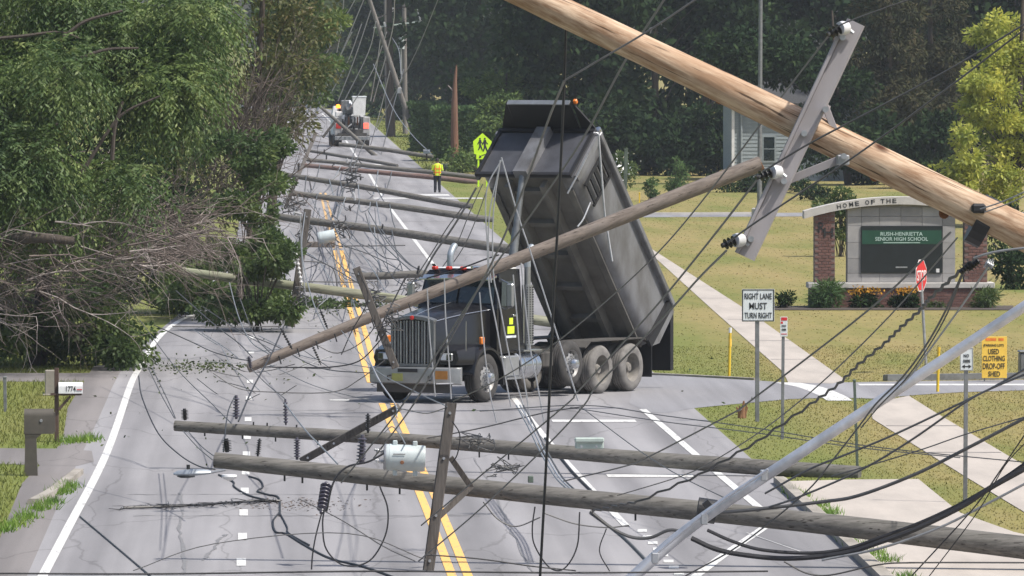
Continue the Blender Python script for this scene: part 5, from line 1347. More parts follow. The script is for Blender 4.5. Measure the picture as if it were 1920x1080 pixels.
for par, x0, x1 in ((lp, 1528, 1566), (rp, 1809, 1852)):
    z0, z1 = Zz(530) + .01, Zz(397); rows2 = 24; h2 = (z1 - z0) / rows2; w2 = (X(x1) - X(x0)) / 3
    for r_ in range(rows2):
        n_ = 3 if r_ % 2 == 0 else 2; off = 0 if r_ % 2 == 0 else .5 * w2
        for i in range(n_): brick(par, X(x0) + off + (i + .5) * w2, Y + .149, z0 + (r_ + .5) * h2, w2 * .93, h2 * .84)
pn = MB().span((X(1589), Y + .2, Zz(530) + .002), (X(1792), Y + .7, Zz(388))).build('panel', 'stone', ms)
cols = [1589.5, 1616, 1650, 1690, 1730, 1768, 1791.5]; rws = [529.5, 513, 485, 455, 424, 406, 388.5]
for i in range(6):
    for j in range(6):
        if 1 <= i <= 4 and 1 <= j <= 3: continue
        x0, x1, z0, z1 = X(cols[i]), X(cols[i+1]), Zz(rws[j]), Zz(rws[j+1])
        MB().bbox((x0 + .004, Y + .175, z0 + .004), (x1 - .004, Y + .199, z1 - .004), .005).build('stone_block', 'stone', pn)
scn = MB().bbox((X(1615), Y + .13, Zz(512)), (X(1768), Y + .24, Zz(424)), .01).build('screen', 'screen', ms)
MB().span((X(1617), Y + .124, Zz(458)), (X(1766), Y + .1295, Zz(432))).build('lit_panel', 'screen_g', scn)
lab_text("RUSH-HENRIETTA", 1651, 1730, 435, 442, Y + .124, 'screen_t', scn); lab_text("SENIOR HIGH SCHOOL", 1641, 1740, 444.5, 451.5, Y + .124, 'screen_t', scn)
MB().span((X(1657), Y + .1215, Zz(456)), (X(1726), Y + .1235, Zz(454.6))).build('small_print', 'screen_t', scn)
MB().span((X(1680), Y + .1255, Zz(502.5)), (X(1702), Y + .1295, Zz(500))).build('small_print', 'steel', scn)
MB().span((X(1756), Y + .1255, Zz(511)), (X(1762), Y + .1295, Zz(504))).build('sticker', 'white', scn)
MB().span((X(1654), Y + .1255, Zz(431)), (X(1714), Y + .1295, Zz(425))).build('top_strip', 'marker_beige', scn) if 'marker_beige' in M else None
def archz(px): t = (px - 1688) / 181.0; return Zz(396 - 27 * (1 - t * t))
xs = np.linspace(1508, 1868, 25)
arch = MB().loft([[(X(x), Y + .02, archz(x) - .22), (X(x), Y + .02, archz(x)), (X(x), Y + .88, archz(x)), (X(x), Y + .88, archz(x) - .22)] for x in xs]).build('arched_cap', 'cap', ms)
MB().loft([[(X(x), Y + .21, Zz(389)), (X(x), Y + .21, archz(x) - .221), (X(x), Y + .69, archz(x) - .221), (X(x), Y + .69, Zz(389))] for x in np.linspace(1589, 1792, 13)]).build('arch_infill', 'stone', ms)
for ch, x in zip("HOME" "OF" "THE", (1573, 1584, 1596, 1607, 1626, 1637, 1655, 1666, 1677)):
    sl = (archz(x + 3) - archz(x - 3)) / (6 * k); Ry = Matrix.Rotation(-math.atan(sl), 3, 'Y')
    text(ch, .115, .125, 'ink', arch, (X(x), Y + .015, archz(x) - .11), 'letter', Ry)
text("R", .20, .30, 'ink', lp, (X(1541), Y + .130, Zz(426.5)), 'letter'); text("H", .27, .27, 'ink', lp, (X(1554), Y + .122, Zz(435.5)), 'letter')
# planting bed
sheet('planting_bed', gp((1440, 582), (1900, 582), (1900, 574), (1440, 575)), .02, 'bark', False)
bush('ornamental_grass', 'round green ornamental grass clump at the left of the school sign', [(X(1550), Y - .5, .35, .42, .4, .4)], 16, (.16, .26), 1800, .22, .03, 'hedge', (X(1550), Y - .5, 0), 'plant')
bush('ornamental_grass', 'green clump at the right end of the school sign', [(X(1845), Y - .5, .28, .3, .3, .3)], 12, (.13, .22), 1100, .18, .03, 'leaf_m', (X(1845), Y - .5, 0), 'plant')
bush('low_shrub', 'small dark shrub left of the school sign', [(X(1474), Y - .4, .2, .3, .3, .18)], 10, (.1, .18), 700, .1, .05, 'leaf_d', (X(1474), Y - .4, 0), 'plant')
for x, w_, lab in ((1620, .42, 'orange flowering plant on the left of the school sign base'), (1697, .3, 'orange flowering plant near the stop sign')):
    rt = bush('orange_flowers', lab, [(X(x), Y - .45, .22, w_, .3, .2)], 16, (.1, .2), 1300, .13, .05, 'leaf_d', (X(x), Y - .45, 0), 'flowers')
    pp_ = np.stack([rng.normal(X(x), w_ * .6, 120), rng.normal(Y - .5, .15, 120), rng.normal(.5, .06, 120)], 1); aa = rng.normal(size=(120, 3)); aa[:, 1] -= 1
    np_mesh('blooms', leaf_quads(pp_, aa, .08, .07), 4, 'flower', rt)['kind'] = 'stuff'
bush('low_ground_plant', 'low green plant row right of the stop sign post', [(X(1760), Y - .4, .06, .35, .2, .07)], 10, (.06, .1), 500, .09, .03, 'leaf_m', (X(1760), Y - .4, 0), 'plant')

# ------------------------------------------------------------------ house behind the lawn
Yh = 452; hx0, hx1 = P(1371, 300, Yh).x, P(1640, 300, Yh).x; ez = P(1400, 198, Yh).z
hs = thing('house', 'pale blue-grey house behind the log and the grey crossarm', 'house', ((hx0 + hx1)/2, Yh, 0))
wl = MB().span((hx0, Yh, 0), (hx1, Yh + 8, ez)).build('wall', 'siding', hs)
n = int(ez / .2)
for i in range(n): MB().prism([(hx0, Yh - .002, i*.2), (hx0, Yh - .035, i*.2), (hx0, Yh - .012, i*.2 + .195), (hx0, Yh - .002, i*.2 + .195)], (hx1 - hx0, 0, 0)).build('clapboard', 'siding', wl)
rf = MB().loft([[(hx0 - .4, Yh - .5, ez + .001), (hx0 - .4, Yh + 4, ez + 1.3), (hx0 - .4, Yh + 8.5, ez + .001), (hx0 - .4, Yh + 8.5, ez + .12), (hx0 - .4, Yh + 4, ez + 1.46), (hx0 - .4, Yh - .5, ez + .13)], [(hx1 + .4, Yh - .5, ez + .001), (hx1 + .4, Yh + 4, ez + 1.3), (hx1 + .4, Yh + 8.5, ez + .001), (hx1 + .4, Yh + 8.5, ez + .12), (hx1 + .4, Yh + 4, ez + 1.46), (hx1 + .4, Yh - .5, ez + .13)]]).build('roof', 'roof', hs)
for x in (1442,):
    a, b = P(x - 10, 302, Yh), P(x + 10, 256, Yh)
    wn_ = MB().span((a.x - .08, Yh - .07, a.z - .08), (b.x + .08, Yh - .036, b.z + .08)).build('window', 'siding', hs)
    for i in (0, 1): MB().span((a.x, Yh - .08, a.z + (b.z - a.z) * (.5 * i) + .03), (b.x, Yh - .071, a.z + (b.z - a.z) * (.5 * i + .5) - .03)).build('pane', 'glass', wn_)
MB().span((hx0 + .02, Yh - .10, 0), (hx0 + .17, Yh - .037, ez)).build('corner_board', 'white', hs)
MB().tube([P(1390, 205, Yh - .1), P(1390, 338, Yh - .1)], .06, 8).build('downpipe', 'siding', hs)
# tall slim light pole with a grey base in front of it
c = G(1424, 432); Y = c.y
fp = thing('lamp_post', 'tall thin dark light pole on a pale concrete footing behind the grey crossarm', 'light pole', c)
MB().tube([Vector((c.x, Y, .9)), P(1427, -120, Y)], [.10, .07], 12).build('pole', 'post', fp, smooth=True)
MB().lathe([(0, .32), (.86, .32), (.9, .26), (.9, .05)], c, (0, 0, 1), 20).build('footing', 'cap', fp)
MB().bbox((c.x - .13, Y - .16, .9), (c.x + .13, Y + .16, 1.0), .01).build('base_plate', 'post', fp)

# ------------------------------------------------------------------ traffic worker (back to the camera, facing the far road)
c = G(820, 361)
pr = thing('person', 'worker in dark trousers and a yellow vest with an orange stripe standing on the road', 'person', c); pr.scale = (.95, .95, .95)
me = bpy.data.meshes.new('body'); vs = []; es = []; rs = []
def jv(p, r, par=None):
    vs.append(p); rs.append(r)
    if par is not None: es.append((par, len(vs) - 1))
    return len(vs) - 1
pel = jv((0, 0, .95), (.15, .11)); sp = jv((0, .01, 1.15), (.14, .10), pel); chs = jv((0, .0, 1.36), (.17, .115), sp); nk = jv((0, .02, 1.50), (.06, .06), chs)
hd = jv((0, .035, 1.60), (.075, .09), nk); ht = jv((0, .035, 1.70), (.07, .085), hd); jv((0, .03, 1.755), (.04, .05), ht)
ns = jv((0, .115, 1.62), (.018, .018), hd)
for sd in (-1, 1):
    hp = jv((.09*sd, 0, .90), (.095, .10), pel); kn = jv((.10*sd, .03, .50), (.065, .07), hp); an = jv((.11*sd, -.01, .09), (.045, .05), kn); jv((.13*sd, .15, .04), (.045, .035), an)
    sh_ = jv((.19*sd, 0, 1.42), (.065, .065), chs)
    el = jv((.25*sd, .0 if sd < 0 else .03, 1.15), (.045, .045), sh_); wr = jv((.16*sd, .20, 1.12), (.032, .032), el); pm = jv((.11*sd, .27, 1.14), (.036, .022), wr)
    for f_ in range(4): a = jv((.09*sd - .0*f_, .31, 1.16 - .018*f_), (.009, .009), pm); jv((.06*sd, .33 - .004*f_, 1.15 - .018*f_), (.008, .008), a)
    a = jv((.10*sd, .27, 1.185), (.01, .01), pm); jv((.075*sd, .295, 1.20), (.009, .009), a)
me.from_pydata(vs, es, []); me.update()
body = bpy.data.objects.new('body', me); me.materials.append(M['skin']); link(body, pr, world=False)
md = body.modifiers.new('Skin', 'SKIN'); md.use_smooth_shade = True
sl = me.skin_vertices[0].data if me.skin_vertices else None
if sl is None:
    bpy.context.view_layer.objects.active = body
    me.attributes.new if False else None
if me.skin_vertices:
    for i, r in enumerate(rs): me.skin_vertices[0].data[i].radius = r
    me.skin_vertices[0].data[0].use_root = True
body.modifiers.new('Sub', 'SUBSURF').render_levels = 2
def ell(cx, cy, z, rx, ry, n=14): return [(cx + rx*math.cos(2*math.pi*k/n), cy + ry*math.sin(2*math.pi*k/n), z) for k in range(n)]
v = MB().loft([ell(0, 0, .88, .205, .16), ell(0, 0, 1.0, .195, .155), ell(0, 0, 1.2, .20, .15), ell(0, 0, 1.36, .225, .155), ell(0, .0, 1.46, .19, .12), ell(0, .01, 1.51, .10, .085)]).build('vest', 'hivis', pr, world=False, smooth=True)
for z in (1.02, 1.2): MB().loft([ell(0, 0, z, .207, .161), ell(0, 0, z + .06, .207, .161)]).build('stripe', 'hivis_o', v, world=False, smooth=True)
for sd in (-1, 1): MB().loft([ell(.10*sd, 0, .9, .03, .168), ell(.11*sd, 0, 1.3, .03, .168), ell(.10*sd, 0, 1.44, .03, .14)]).build('stripe', 'hivis_o', v, world=False, smooth=True)
t_ = MB()
for sd in (-1, 1): t_.loft([ell(.085*sd, 0, .97, .12, .135), ell(.10*sd, .01, .75, .105, .115), ell(.10*sd, .03, .5, .08, .09), ell(.11*sd, 0, .12, .075, .085)])
t_.build('trousers', 'trousers', pr, world=False, smooth=True)
for sd in (-1, 1): MB().loft([ell(.115*sd, .04, .0, .06, .13), ell(.115*sd, .04, .06, .062, .13), ell(.11*sd, .0, .14, .065, .075)]).build('boot', 'ink', pr, world=False, smooth=True)
for sd in (-1, 1): MB().tube([(.19*sd, 0, 1.43), (.255*sd, .0, 1.15)], [.085, .065], 10).build('sleeve', 'hivis', pr, world=False, smooth=True)
MB().loft([ell(0, .02, 1.62, .088, .10), ell(0, .02, 1.70, .093, .108), ell(0, .025, 1.76, .07, .085), ell(0, .03, 1.79, .03, .04)]).build('hair', 'hair', pr, world=False, smooth=True)

# ------------------------------------------------------------------ bucket truck down the road, rear view
c = GY(661, 586); bt = thing('bucket_truck', 'white utility bucket truck seen from behind with flashing amber beacon', 'truck', c, math.radians(3))
def q(mb, name, m, par=None, smooth=False): return mb.build(name, m, par or bt, world=False, smooth=smooth)
q(MB().span((-1.0, .1, .7), (1.0, 7.2, .95)), 'chassis', 'under')
for sd in (-1, 1):
    b_ = q(MB().bbox((1.22*sd, .2, .75), (.72*sd, 4.6, 2.05), .04), 'side_bin', 'truck_grey')
    for i in range(3): q(MB().bbox((1.235*sd, .35 + i*1.42, .85), (1.222*sd, 1.65 + i*1.42, 1.95), .01), 'bin_door', 'sign_white', b_)
    q(MB().span((.75*sd, .185, .8), (1.18*sd, .198, 1.95)), 'rear_panel', 'truck_grey', b_)
    lt = q(MB().bbox((1.12*sd, .15, 1.25), (.78*sd, .184, 1.62), .01), 'tail_light', 'tail_on' if sd > 0 else 'red', b_)
    for yy in (1.3, 6.3):
        w_ = MB().lathe([(-.28, .3), (-.28, .48), (-.22, .52), (.22, .52), (.28, .48), (.28, .3)], (.95*sd, yy, .52), (1, 0, 0), 24); wq = q(w_, 'wheel', 'tyre', None, True)
        q(MB().lathe([(.2*sd, .3), (.15*sd, .1), (.15*sd, .02)], (.95*sd, yy, .52), (1, 0, 0), 18, False), 'rim', 'rim', wq, True)
q(MB().bbox((-1.22, -.1, .45), (1.22, .09, .72), .03), 'rear_bumper', 'dull_chrome')
for i in range(8): q(MB().span((-1.2 + i*.3, -.106, .48), (-1.05 + i*.3, -.101, .69)), 'hazard_stripe', 'post')
q(MB().span((-.72, .3, .95), (.72, 4.6, 1.0)), 'deck', 'steel')
q(MB().bbox((-.7, .15, .75), (.7, .19, 1.2), .01), 'tailboard', 'under')
q(MB().lathe([(0, .45), (.5, .4), (.9, .32), (1.1, .32)], (-.1, 2.2, 1.0), (0, 0, 1), 18), 'turret', 'post')
q(obeam(MB(), (-.1, 2.6, 2.3), (-.25, -.2, 2.75), .42, .42), 'lower_boom', 'post')
q(obeam(MB(), (.25, -.1, 2.2), (.1, 5.6, 3.0), .3, .3), 'upper_boom', 'white')
bk = q(MB().loft([[(.05, -.35, 2.15), (.85, -.35, 2.15), (.85, .4, 2.15), (.05, .4, 2.15)], [(0, -.4, 3.4), (.92, -.4, 3.4), (.92, .45, 3.4), (0, .45, 3.4)]]), 'bucket', 'white')
q(MB().bbox((-.03, -.43, 3.4), (.95, .48, 3.48), .02), 'bucket_rim', 'sign_white', bk)
q(MB().bbox((-.75, .4, 2.2), (-.2, .8, 3.2), .05), 'outrigger_box', 'post')
for i in range(7): q(MB().bbox((-.7 + i*.2, .2, 1.25 + .12*(i % 3)), (-.58 + i*.2, .4, 1.9 + .15*((i*2) % 3)), .02), 'tool_rack', ('ink', 'post', 'rust')[i % 3])
q(MB().bbox((-.7, .5, 1.25), (.6, .9, 1.65), .05), 'winch', 'kerb')
for i in range(4): q(MB().tube(smoothpath([(-.6 + i*.35, .45, 1.2), (-.5 + i*.35, .1, 1.7), (-.4 + i*.3, .4, 2.3)], 4), .04, 6), 'hydraulic_hose', 'ink')
cb_ = q(MB().loft([[(-1.1, 5.0, .9), (1.1, 5.0, .9), (1.1, 6.9, .9), (-1.1, 6.9, .9)], [(-1.1, 5.0, 2.0), (1.1, 5.0, 2.0), (1.1, 6.9, 1.95), (-1.1, 6.9, 1.95)], [(-.98, 5.1, 2.75), (.98, 5.1, 2.75), (.98, 6.2, 2.75), (-.98, 6.2, 2.75)]]), 'cab', 'white')
q(MB().span((-.7, 5.035, 2.05), (.7, 5.05, 2.6)), 'rear_window', 'glass', cb_)
q(MB().cyl((-.95, .6, 2.05), (-.95, .6, 2.65), .04, n=8), 'beacon_post', 'steel')
q(MB().lathe([(0, .16), (.1, .17), (.22, .12), (.26, .04)], (-.95, .6, 2.65), (0, 0, 1), 14), 'beacon', 'lamp_on', None, True)
q(MB().bbox((-1.15, .3, 2.06), (-.65, .9, 2.42), .05), 'beacon_box', 'white')

# ------------------------------------------------------------------ broken twigs on the road
rt = thing('broken_branch', 'long thin dark broken branch with twigs lying on the left lane', 'branch', G(380, 947))
mb = MB()
main = [G(x, y, .04) for x, y in ((232, 952), (300, 950), (380, 946), (450, 941), (525, 939))]
mb.tube(smoothpath(main, 5), .022, 5)
for i in range(46):
    x = rng.uniform(235, 520); b = G(x, 952 - (x - 232) * .045, .04)
    twigtree(mb, b, Vector((rng.uniform(-1, 1), rng.uniform(-2.5, 2.5), 0)), rng.uniform(.3, .9), .012, 1, .5, 0, 2)
mb.v = [(a, b, min(.07, max(c_, .012))) for a, b, c_ in mb.v]
mb.build('branch', 'ins_k', rt)
V = []
cc = np.array([tuple(G(rng.normal(560, 60), rng.normal(946, 6), .015)) for _ in range(260)]); V = leaf_quads(cc, np.concatenate([rng.normal(size=(260, 2)), np.full((260, 1), .1)], 1), .07, .02)
tag(np_mesh('twig_litter', V, 4, 'twig'), 'scatter of small dark twigs right of the long broken branch', 'twigs', kind='stuff')

# ------------------------------------------------------------------ wires
def W(label, pts, Y0, Y1, w, m='wire', group=None, name='power_line', cat='wire', sm=6, sides=5):
    n = len(pts); pw = []
    for i, p in enumerate(pts):
        Yi = p[2] if len(p) > 2 else Y0 + (Y1 - Y0) * i / (n - 1)
        pw.append(P(p[0], p[1], Yi))
    Ym = (Y0 + Y1) / 2
    o = MB().tube(smoothpath(pw, sm), w / 2 / S(Ym), sides).build(name, m, smooth=True)
    return tag(o, label, cat, group)
def WG(label, pts, w, m='wire', group=None, z=.02):       # wire lying on the ground
    pw = [G(x, y, z) for x, y in pts]; Ym = pw[0].y
    o = MB().tube(smoothpath(pw, 7), w / 2 / S(Ym), 6).build('fallen_wire', m, smooth=True)
    return tag(o, label, 'wire', group)
W('thick black cable hanging plumb from the log past the truck bed', [(1061, 40), (1058, 150), (1048, 380), (1038, 560), (1026, 830), (1012, 1090)], 75.3, 76, 5.5, 'wire')
W('grey wire crossing in front of the log down to the dead-end clamp', [(1310, -5), (1225, 52), (1140, 103), (1060, 150)], 74.2, 74.3, 4, 'wire_g')
W('grey wire from the clamp under the log down past the cab guard', [(1058, 152), (1030, 220), (985, 345), (940, 455), (899, 537), (840, 644), (777, 756), (700, 860)], 74.4, 123, 4, 'wire_g')
W('grey wire passing behind the log and down over the truck hood', [(1248, -5), (1170, 118), (1090, 265), (995, 404), (895, 545), (818, 665), (747, 770), (640, 905)], 78, 123, 4, 'wire_g')
W('wire from the top insulator of the grey crossarm to the right', [(1560, 60), (1580, 45), (1640, 22), (1720, -6)], 74.2, 74, 3, 'wire_g')
W('wire from the top insulator down-left to the near pole crossarm', [(1556, 64), (1455, 195), (1330, 360), (1240, 467), (1151, 552), (1040, 644), (936, 711), (850, 752)], 74.3, 124.5, 3, 'wire_g')
W('wire from the middle insulator down-left past the rear wheels', [(1425, 330), (1340, 440), (1240, 563), (1160, 652), (1081, 737), (1060, 760), (900, 893), (790, 985)], 74.3, 123, 3.6, 'wire_g')
W('wire from the lowest insulator down-left behind the mast', [(1362, 470), (1310, 522), (1240, 600), (1121, 722), (1095, 760), (1030, 831), (900, 955), (785, 1052)], 74.3, 123, 3.6, 'wire_g')
W('wire from the middle insulator up to the right edge', [(1430, 322), (1520, 268), (1640, 205), (1780, 130), (1930, 40)], 74.2, 73, 4, 'wire_g')
W('wire from the lowest insulator up to the right edge', [(1365, 455), (1420, 415), (1600, 295), (1760, 178), (1930, 48)], 74.2, 73, 4, 'wire_g')
W('upper wire from the black collar to the right edge', [(1838, 392), (1880, 378), (1930, 356)], 74.3, 74, 3, 'wire_m')
W('lower wire from the black collar to the right edge', [(1846, 398), (1890, 382), (1930, 364)], 74.3, 74, 2.5, 'wire_m')
W('topmost thin wire fanning from the log towards the square sign post', [(1782, 436), (1630, 580), (1400, 757), (1377, 773), (1217, 856), (1172, 874), (1057, 902)], 76, 123.5, 3.4, 'wire_g')
W('second thin wire fanning from the log past the stop sign', [(1795, 446), (1677, 583), (1567, 693), (1490, 760), (1420, 813), (1338, 864), (1276, 893), (1158, 929)], 76, 123.8, 2.6, 'wire_g')
tw = [(1832, 482), (1783, 523), (1743, 560), (1727, 580), (1690, 613), (1660, 643), (1610, 683), (1573, 720), (1520, 758), (1420, 828), (1312, 890), (1196, 941), (1149, 950), (1101, 961)]
tw2 = []
for i in range(len(tw) - 1):
    for k_ in range(6):
        t = k_ / 6; j = i * 6 + k_; tw2.append((tw[i][0]*(1-t) + tw[i+1][0]*t + (1.6 if j % 2 else -1.6), tw[i][1]*(1-t) + tw[i+1][1]*t + (1.6 if j % 2 else -1.6)))
W('thick twisted dark cable fanning from the log past the stop sign post', tw2, 76, 123.6, 5.2, 'wire', sm=2)
W('black wire from the log down over the silver mast to the road', [(1808, 505), (1773, 583), (1733, 653), (1690, 710), (1643, 757), (1611, 799), (1562, 862), (1516, 918), (1428, 992), (1365, 1036), (1285, 1080)], 76, 119, 3.6, 'wire')
W('second black wire running close along the first over the silver mast', [(1806, 512), (1775, 590), (1738, 655), (1697, 712), (1650, 760), (1615, 802)], 76, 90, 3, 'wire')
W('pale wire from the log down behind the silver mast', [(1862, 486), (1813, 560), (1750, 647), (1717, 693), (1690, 722)], 76, 100, 4, 'wire_m')
W('bright twisted wire running along the log to the right edge', [(1826, 484), (1850, 476), (1880, 470), (1930, 464)], 74.0, 73.8, 5, 'wire_m')
for i, (x0, y0, x1, y1) in enumerate(((1822, 492, 1800, 512), (1836, 488, 1815, 505), (1848, 492, 1862, 500))):
    ins_mesh(MB(), P(x0, y0, 74.1), P(x1, y1, 74.1), .05, 4).build('clamp', 'ins_k' if i != 2 else 'steel', bpy.data.objects['leaning_broken_pole'], smooth=True)
W('thick black cable sagging low across the lower right corner', [(1297, 1009), (1344, 1030), (1400, 1041), (1470, 1047), (1541, 1043), (1597, 1034), (1646, 1018), (1717, 992), (1805, 949), (1857, 915), (1935, 872)], 122.5, 121, 10, 'wire')
W('second black cable sagging just inside the thick one', [(1327, 994), (1374, 1015), (1430, 1031), (1520, 1037), (1590, 1028), (1650, 1008), (1730, 978), (1810, 940), (1880, 898), (1935, 860)], 123.2, 121.5, 7, 'wire')
W('grey cable beside the thick black cable at the right edge', [(1541, 1050), (1650, 1028), (1760, 990), (1850, 945), (1935, 900)], 121.5, 120.5, 5, 'wire_m')
W('grey cable curving from the near pole up to the right edge', [(1330, 962), (1400, 957), (1541, 941), (1611, 929), (1717, 889), (1815, 840), (1935, 777)], 124.2, 121, 7, 'wire_g')
W('dark cable rising to the grey cabinet, upper of the pair', [(1435, 925), (1520, 879), (1590, 851), (1681, 813), (1822, 746), (1870, 722), (1935, 684)], 123.8, 118, 4.5, 'wire_g')
W('dark cable rising to the grey cabinet, lower of the pair', [(1420, 958), (1498, 932), (1611, 883), (1706, 827), (1808, 756), (1860, 728), (1935, 697)], 123.8, 118, 4.5, 'wire_g')
W('thin wire crossing the near walk to the right edge', [(1560, 893), (1643, 869), (1734, 841), (1815, 813), (1935, 778)], 123, 119, 2.6, 'wire_g')
W('steep thin black wire at the right edge over the near pole butt', [(1935, 795), (1875, 883), (1822, 957), (1700, 1090)], 119, 121, 2.8, 'wire')
W('second steep thin wire at the right edge', [(1935, 818), (1885, 872), (1833, 960), (1735, 1090)], 119, 121, 2.2, 'wire')
W('low wire along the bottom right edge', [(1470, 1053), (1513, 1075), (1558, 1078), (1646, 1059), (1717, 1055), (1935, 1055)], 119, 119, 3.2, 'wire')
W('long black wire along the bottom edge, upper', [(-20, 1075), (300, 1076), (700, 1071), (1060, 1074), (1440, 1071)], 120, 120, 3.6, 'wire')
W('short black wire along the bottom edge near the near crossarm foot', [(800, 1040), (900, 1048), (1000, 1062), (1080, 1070)], 121, 121, 2.8, 'wire')
W('black wire loop hanging under the near pole, left of its crossarm', [(712, 912), (727, 955), (722, 1005), (692, 1052), (645, 1060), (612, 1030), (605, 985), (608, 955)], 125, 125, 3.2, 'wire')
W('straight drop wire under the ribbed insulator of the near pole', [(603, 962), (592, 1005), (586, 1040), (584, 1068)], 125.6, 125.6, 3, 'wire')
W('black wire loop hanging under the near pole, in the middle', [(1003, 950), (998, 991), (1003, 1024), (1030, 1064), (1058, 1066), (1082, 1025), (1087, 960)], 125, 125, 3, 'wire')
W('thin wire loop hanging under the near pole, beside the turn dashes', [(1137, 991), (1124, 1033), (1143, 1071)], 125, 125, 2.4, 'wire')
W('thin sagging wire under the near pole right of its crossarm', [(906, 941), (933, 973), (968, 987), (1013, 970)], 125, 125, 2.6, 'wire_g')
W('thin sagging wire under the middle of the near pole', [(1020, 962), (1078, 982), (1137, 989), (1180, 985)], 125, 125, 2.6, 'wire_g')
W('thick grey cable bundle sagging under the near pole', [(1107, 958), (1146, 989), (1184, 1007), (1220, 1008), (1255, 994), (1285, 998)], 124.5, 124, 6.5, 'wire_g')
for i, d_ in enumerate((0, 7, 13)):
    W(('left dull', 'middle bright', 'right dark')[i] + ' cable of the bundle trailing down the road to the near pole', [(968 + d_, 760), (990 + d_, 800), (1012 + d_, 845), (1040 + d_, 893), (1066 + d_, 920)], 150, 127, 3.6, ('wire_m', 'wire_p', 'wire_g')[i], group='cable bundle trailing to the near pole')
WG('shadowed grey cable lying on the road beyond the turn dashes', [(1107, 961), (1167, 1006), (1217, 1056)], 5, 'wire_g')
WG('black cable with connector between the two near fallen poles', [(1022, 822), (1061, 870), (1078, 890), (1113, 925)], 5, 'wire')
W('long thin wire slanting over the second pole to the near pole band', [(1093, 766), (1196, 843), (1276, 893), (1362, 935)], 148, 126, 2, 'wire_g')
W('thin wire low over the verge grass, upper of two', [(900, 771), (1095, 760), (1250, 780), (1420, 803), (1640, 838), (1935, 868)], 150, 122, 2, 'wire_g')
W('thin wire low over the verge grass, lower of two', [(1070, 764), (1240, 790), (1420, 812), (1600, 838), (1800, 858)], 150, 124, 2, 'wire_g')
W('thin wire from the second pole crossing under the truck front', [(800, 822), (900, 803), (974, 785), (1030, 772), (1095, 762)], 150, 148, 2.6, 'wire_g')
# pale wires over the truck
pale = [[(940, 300), (912, 360), (914, 467), (918, 541), (933, 622), (949, 715), (958, 763)], [(938, 300), (925, 400), (925, 511), (936, 567), (955, 667), (973, 733), (992, 796), (1010, 835)],
        [(962, 515), (970, 604), (975, 667), (986, 733), (995, 789), (1012, 840)], [(977, 493), (986, 585), (995, 659), (1007, 718), (1021, 800)], [(935, 320), (918, 400), (916, 480), (921, 530)]]
for o_, p_ in zip(('leftmost', 'second', 'fourth', 'rightmost', 'short third'), pale): W(o_ + ' of the five pale slack wires hanging over the truck cab', p_, 172, 172, 2.8, 'wire_p', group='pale wires hanging over the cab')
W('bright white wire from the bed front down to the lifted middle wheel', [(940, 295), (970, 400), (995, 474), (1038, 607), (1077, 730), (1084, 752)], 173, 173, 3, 'wire_p')
W('pale wire in front of the front wheel', [(899, 548), (907, 641), (918, 733), (931, 793)], 172, 172, 2.6, 'wire_p')
for p_ in ([(833, 522), (836, 607), (842, 681), (846, 748)], [(801, 541), (805, 622), (812, 696), (816, 744)]): W(('right' if p_[0][0] > 820 else 'left') + ' of two pale wires hanging in front of the grille and bumper', p_, 172, 172, 2.6, 'wire_p', group='pale wires in front of the grille')
W('short pale wire rung between the two wires at the bumper', [(818, 720), (850, 719)], 172, 172, 2.6, 'wire_p')
W('white bent rod along the top rail of the raised bed', [(1113, 249), (1122, 252), (1124, 275), (1134, 400), (1140, 440), (1148, 490)], 184, 184, 4, 'wire_p')
W('pale short rod across the bed ladder', [(1102, 290), (1082, 330), (1064, 363)], 183, 183, 3.5, 'wire_p')
W('pale cable from the ladder foot to the slanting pole', [(1107, 380), (1094, 410), (1083, 425)], 183, 182, 3, 'wire_p')
W('black wire from the cab roof to the slanting pole', [(800, 522), (862, 504), (908, 487), (935, 478)], 177, 176, 3, 'wire')
W('pair of wires rising from the short pole to the bed', [(790, 520), (815, 475), (850, 425), (880, 375), (893, 352)], 178, 178, 4, 'wire_g')
W('thin wire rising beside that pair to the bed', [(770, 535), (812, 470), (840, 425), (870, 385)], 180, 180, 2.4, 'wire_g')
# wires on and over the left lanes
W('wire curving from the edge line down to the fallen lamp head', [(260, 705), (267, 747), (297, 813), (337, 853), (373, 874), (403, 880)], 150, 138, 2.6, 'wire')
for d_ in (0, 7): W(('left' if d_ == 0 else 'right') + ' of twin thin wires dropping from the tree to the second pole tip', [(278 + d_, 690), (305 + d_, 745), (327 + d_*.3, 784)], 160, 155, 2, 'wire_g', group='twin wires to the tip of the second pole')
for d_ in (0, 9): W(('left' if d_ == 0 else 'right') + ' of twin thin wires between the tips of the two near poles', [(343 + d_, 808), (370 + d_, 838), (398 + d_, 862 - d_*.3)], 153, 130, 2, 'wire_g', group='twin wires between the pole tips')
W('long thin wire from the tree to the tip of the slanting pole', [(330, 545), (400, 607), (447, 643), (473, 670)], 190, 177, 2.2, 'wire_g')
W('thin wire from the edge line to the tip of the slanting pole', [(290, 610), (357, 640), (400, 660), (447, 673), (470, 676)], 190, 177, 2.2, 'wire_g')
W('thin sagging wire from the treetop to the slanting pole', [(430, 530), (447, 593), (470, 640), (503, 663)], 190, 176.5, 2.2, 'wire_m')
W('second thin sagging wire from the treetop to the slanting pole', [(450, 560), (475, 625), (500, 655), (512, 665)], 190, 176.5, 2.2, 'wire_g')
W('dark stay wire from the upright crossarm foot down to the second pole', [(532, 612), (507, 667), (473, 730), (447, 790)], 178, 154, 3.2, 'wire')
W('level thin wire left of the upright crossarm foot', [(323, 612), (430, 613), (527, 612)], 185, 185, 2.2, 'wire_g')
W('wire from the slanting pole braces to the truck corner', [(497, 688), (560, 689), (623, 688), (673, 677), (707, 645), (725, 620)], 175, 174, 2.6, 'wire')
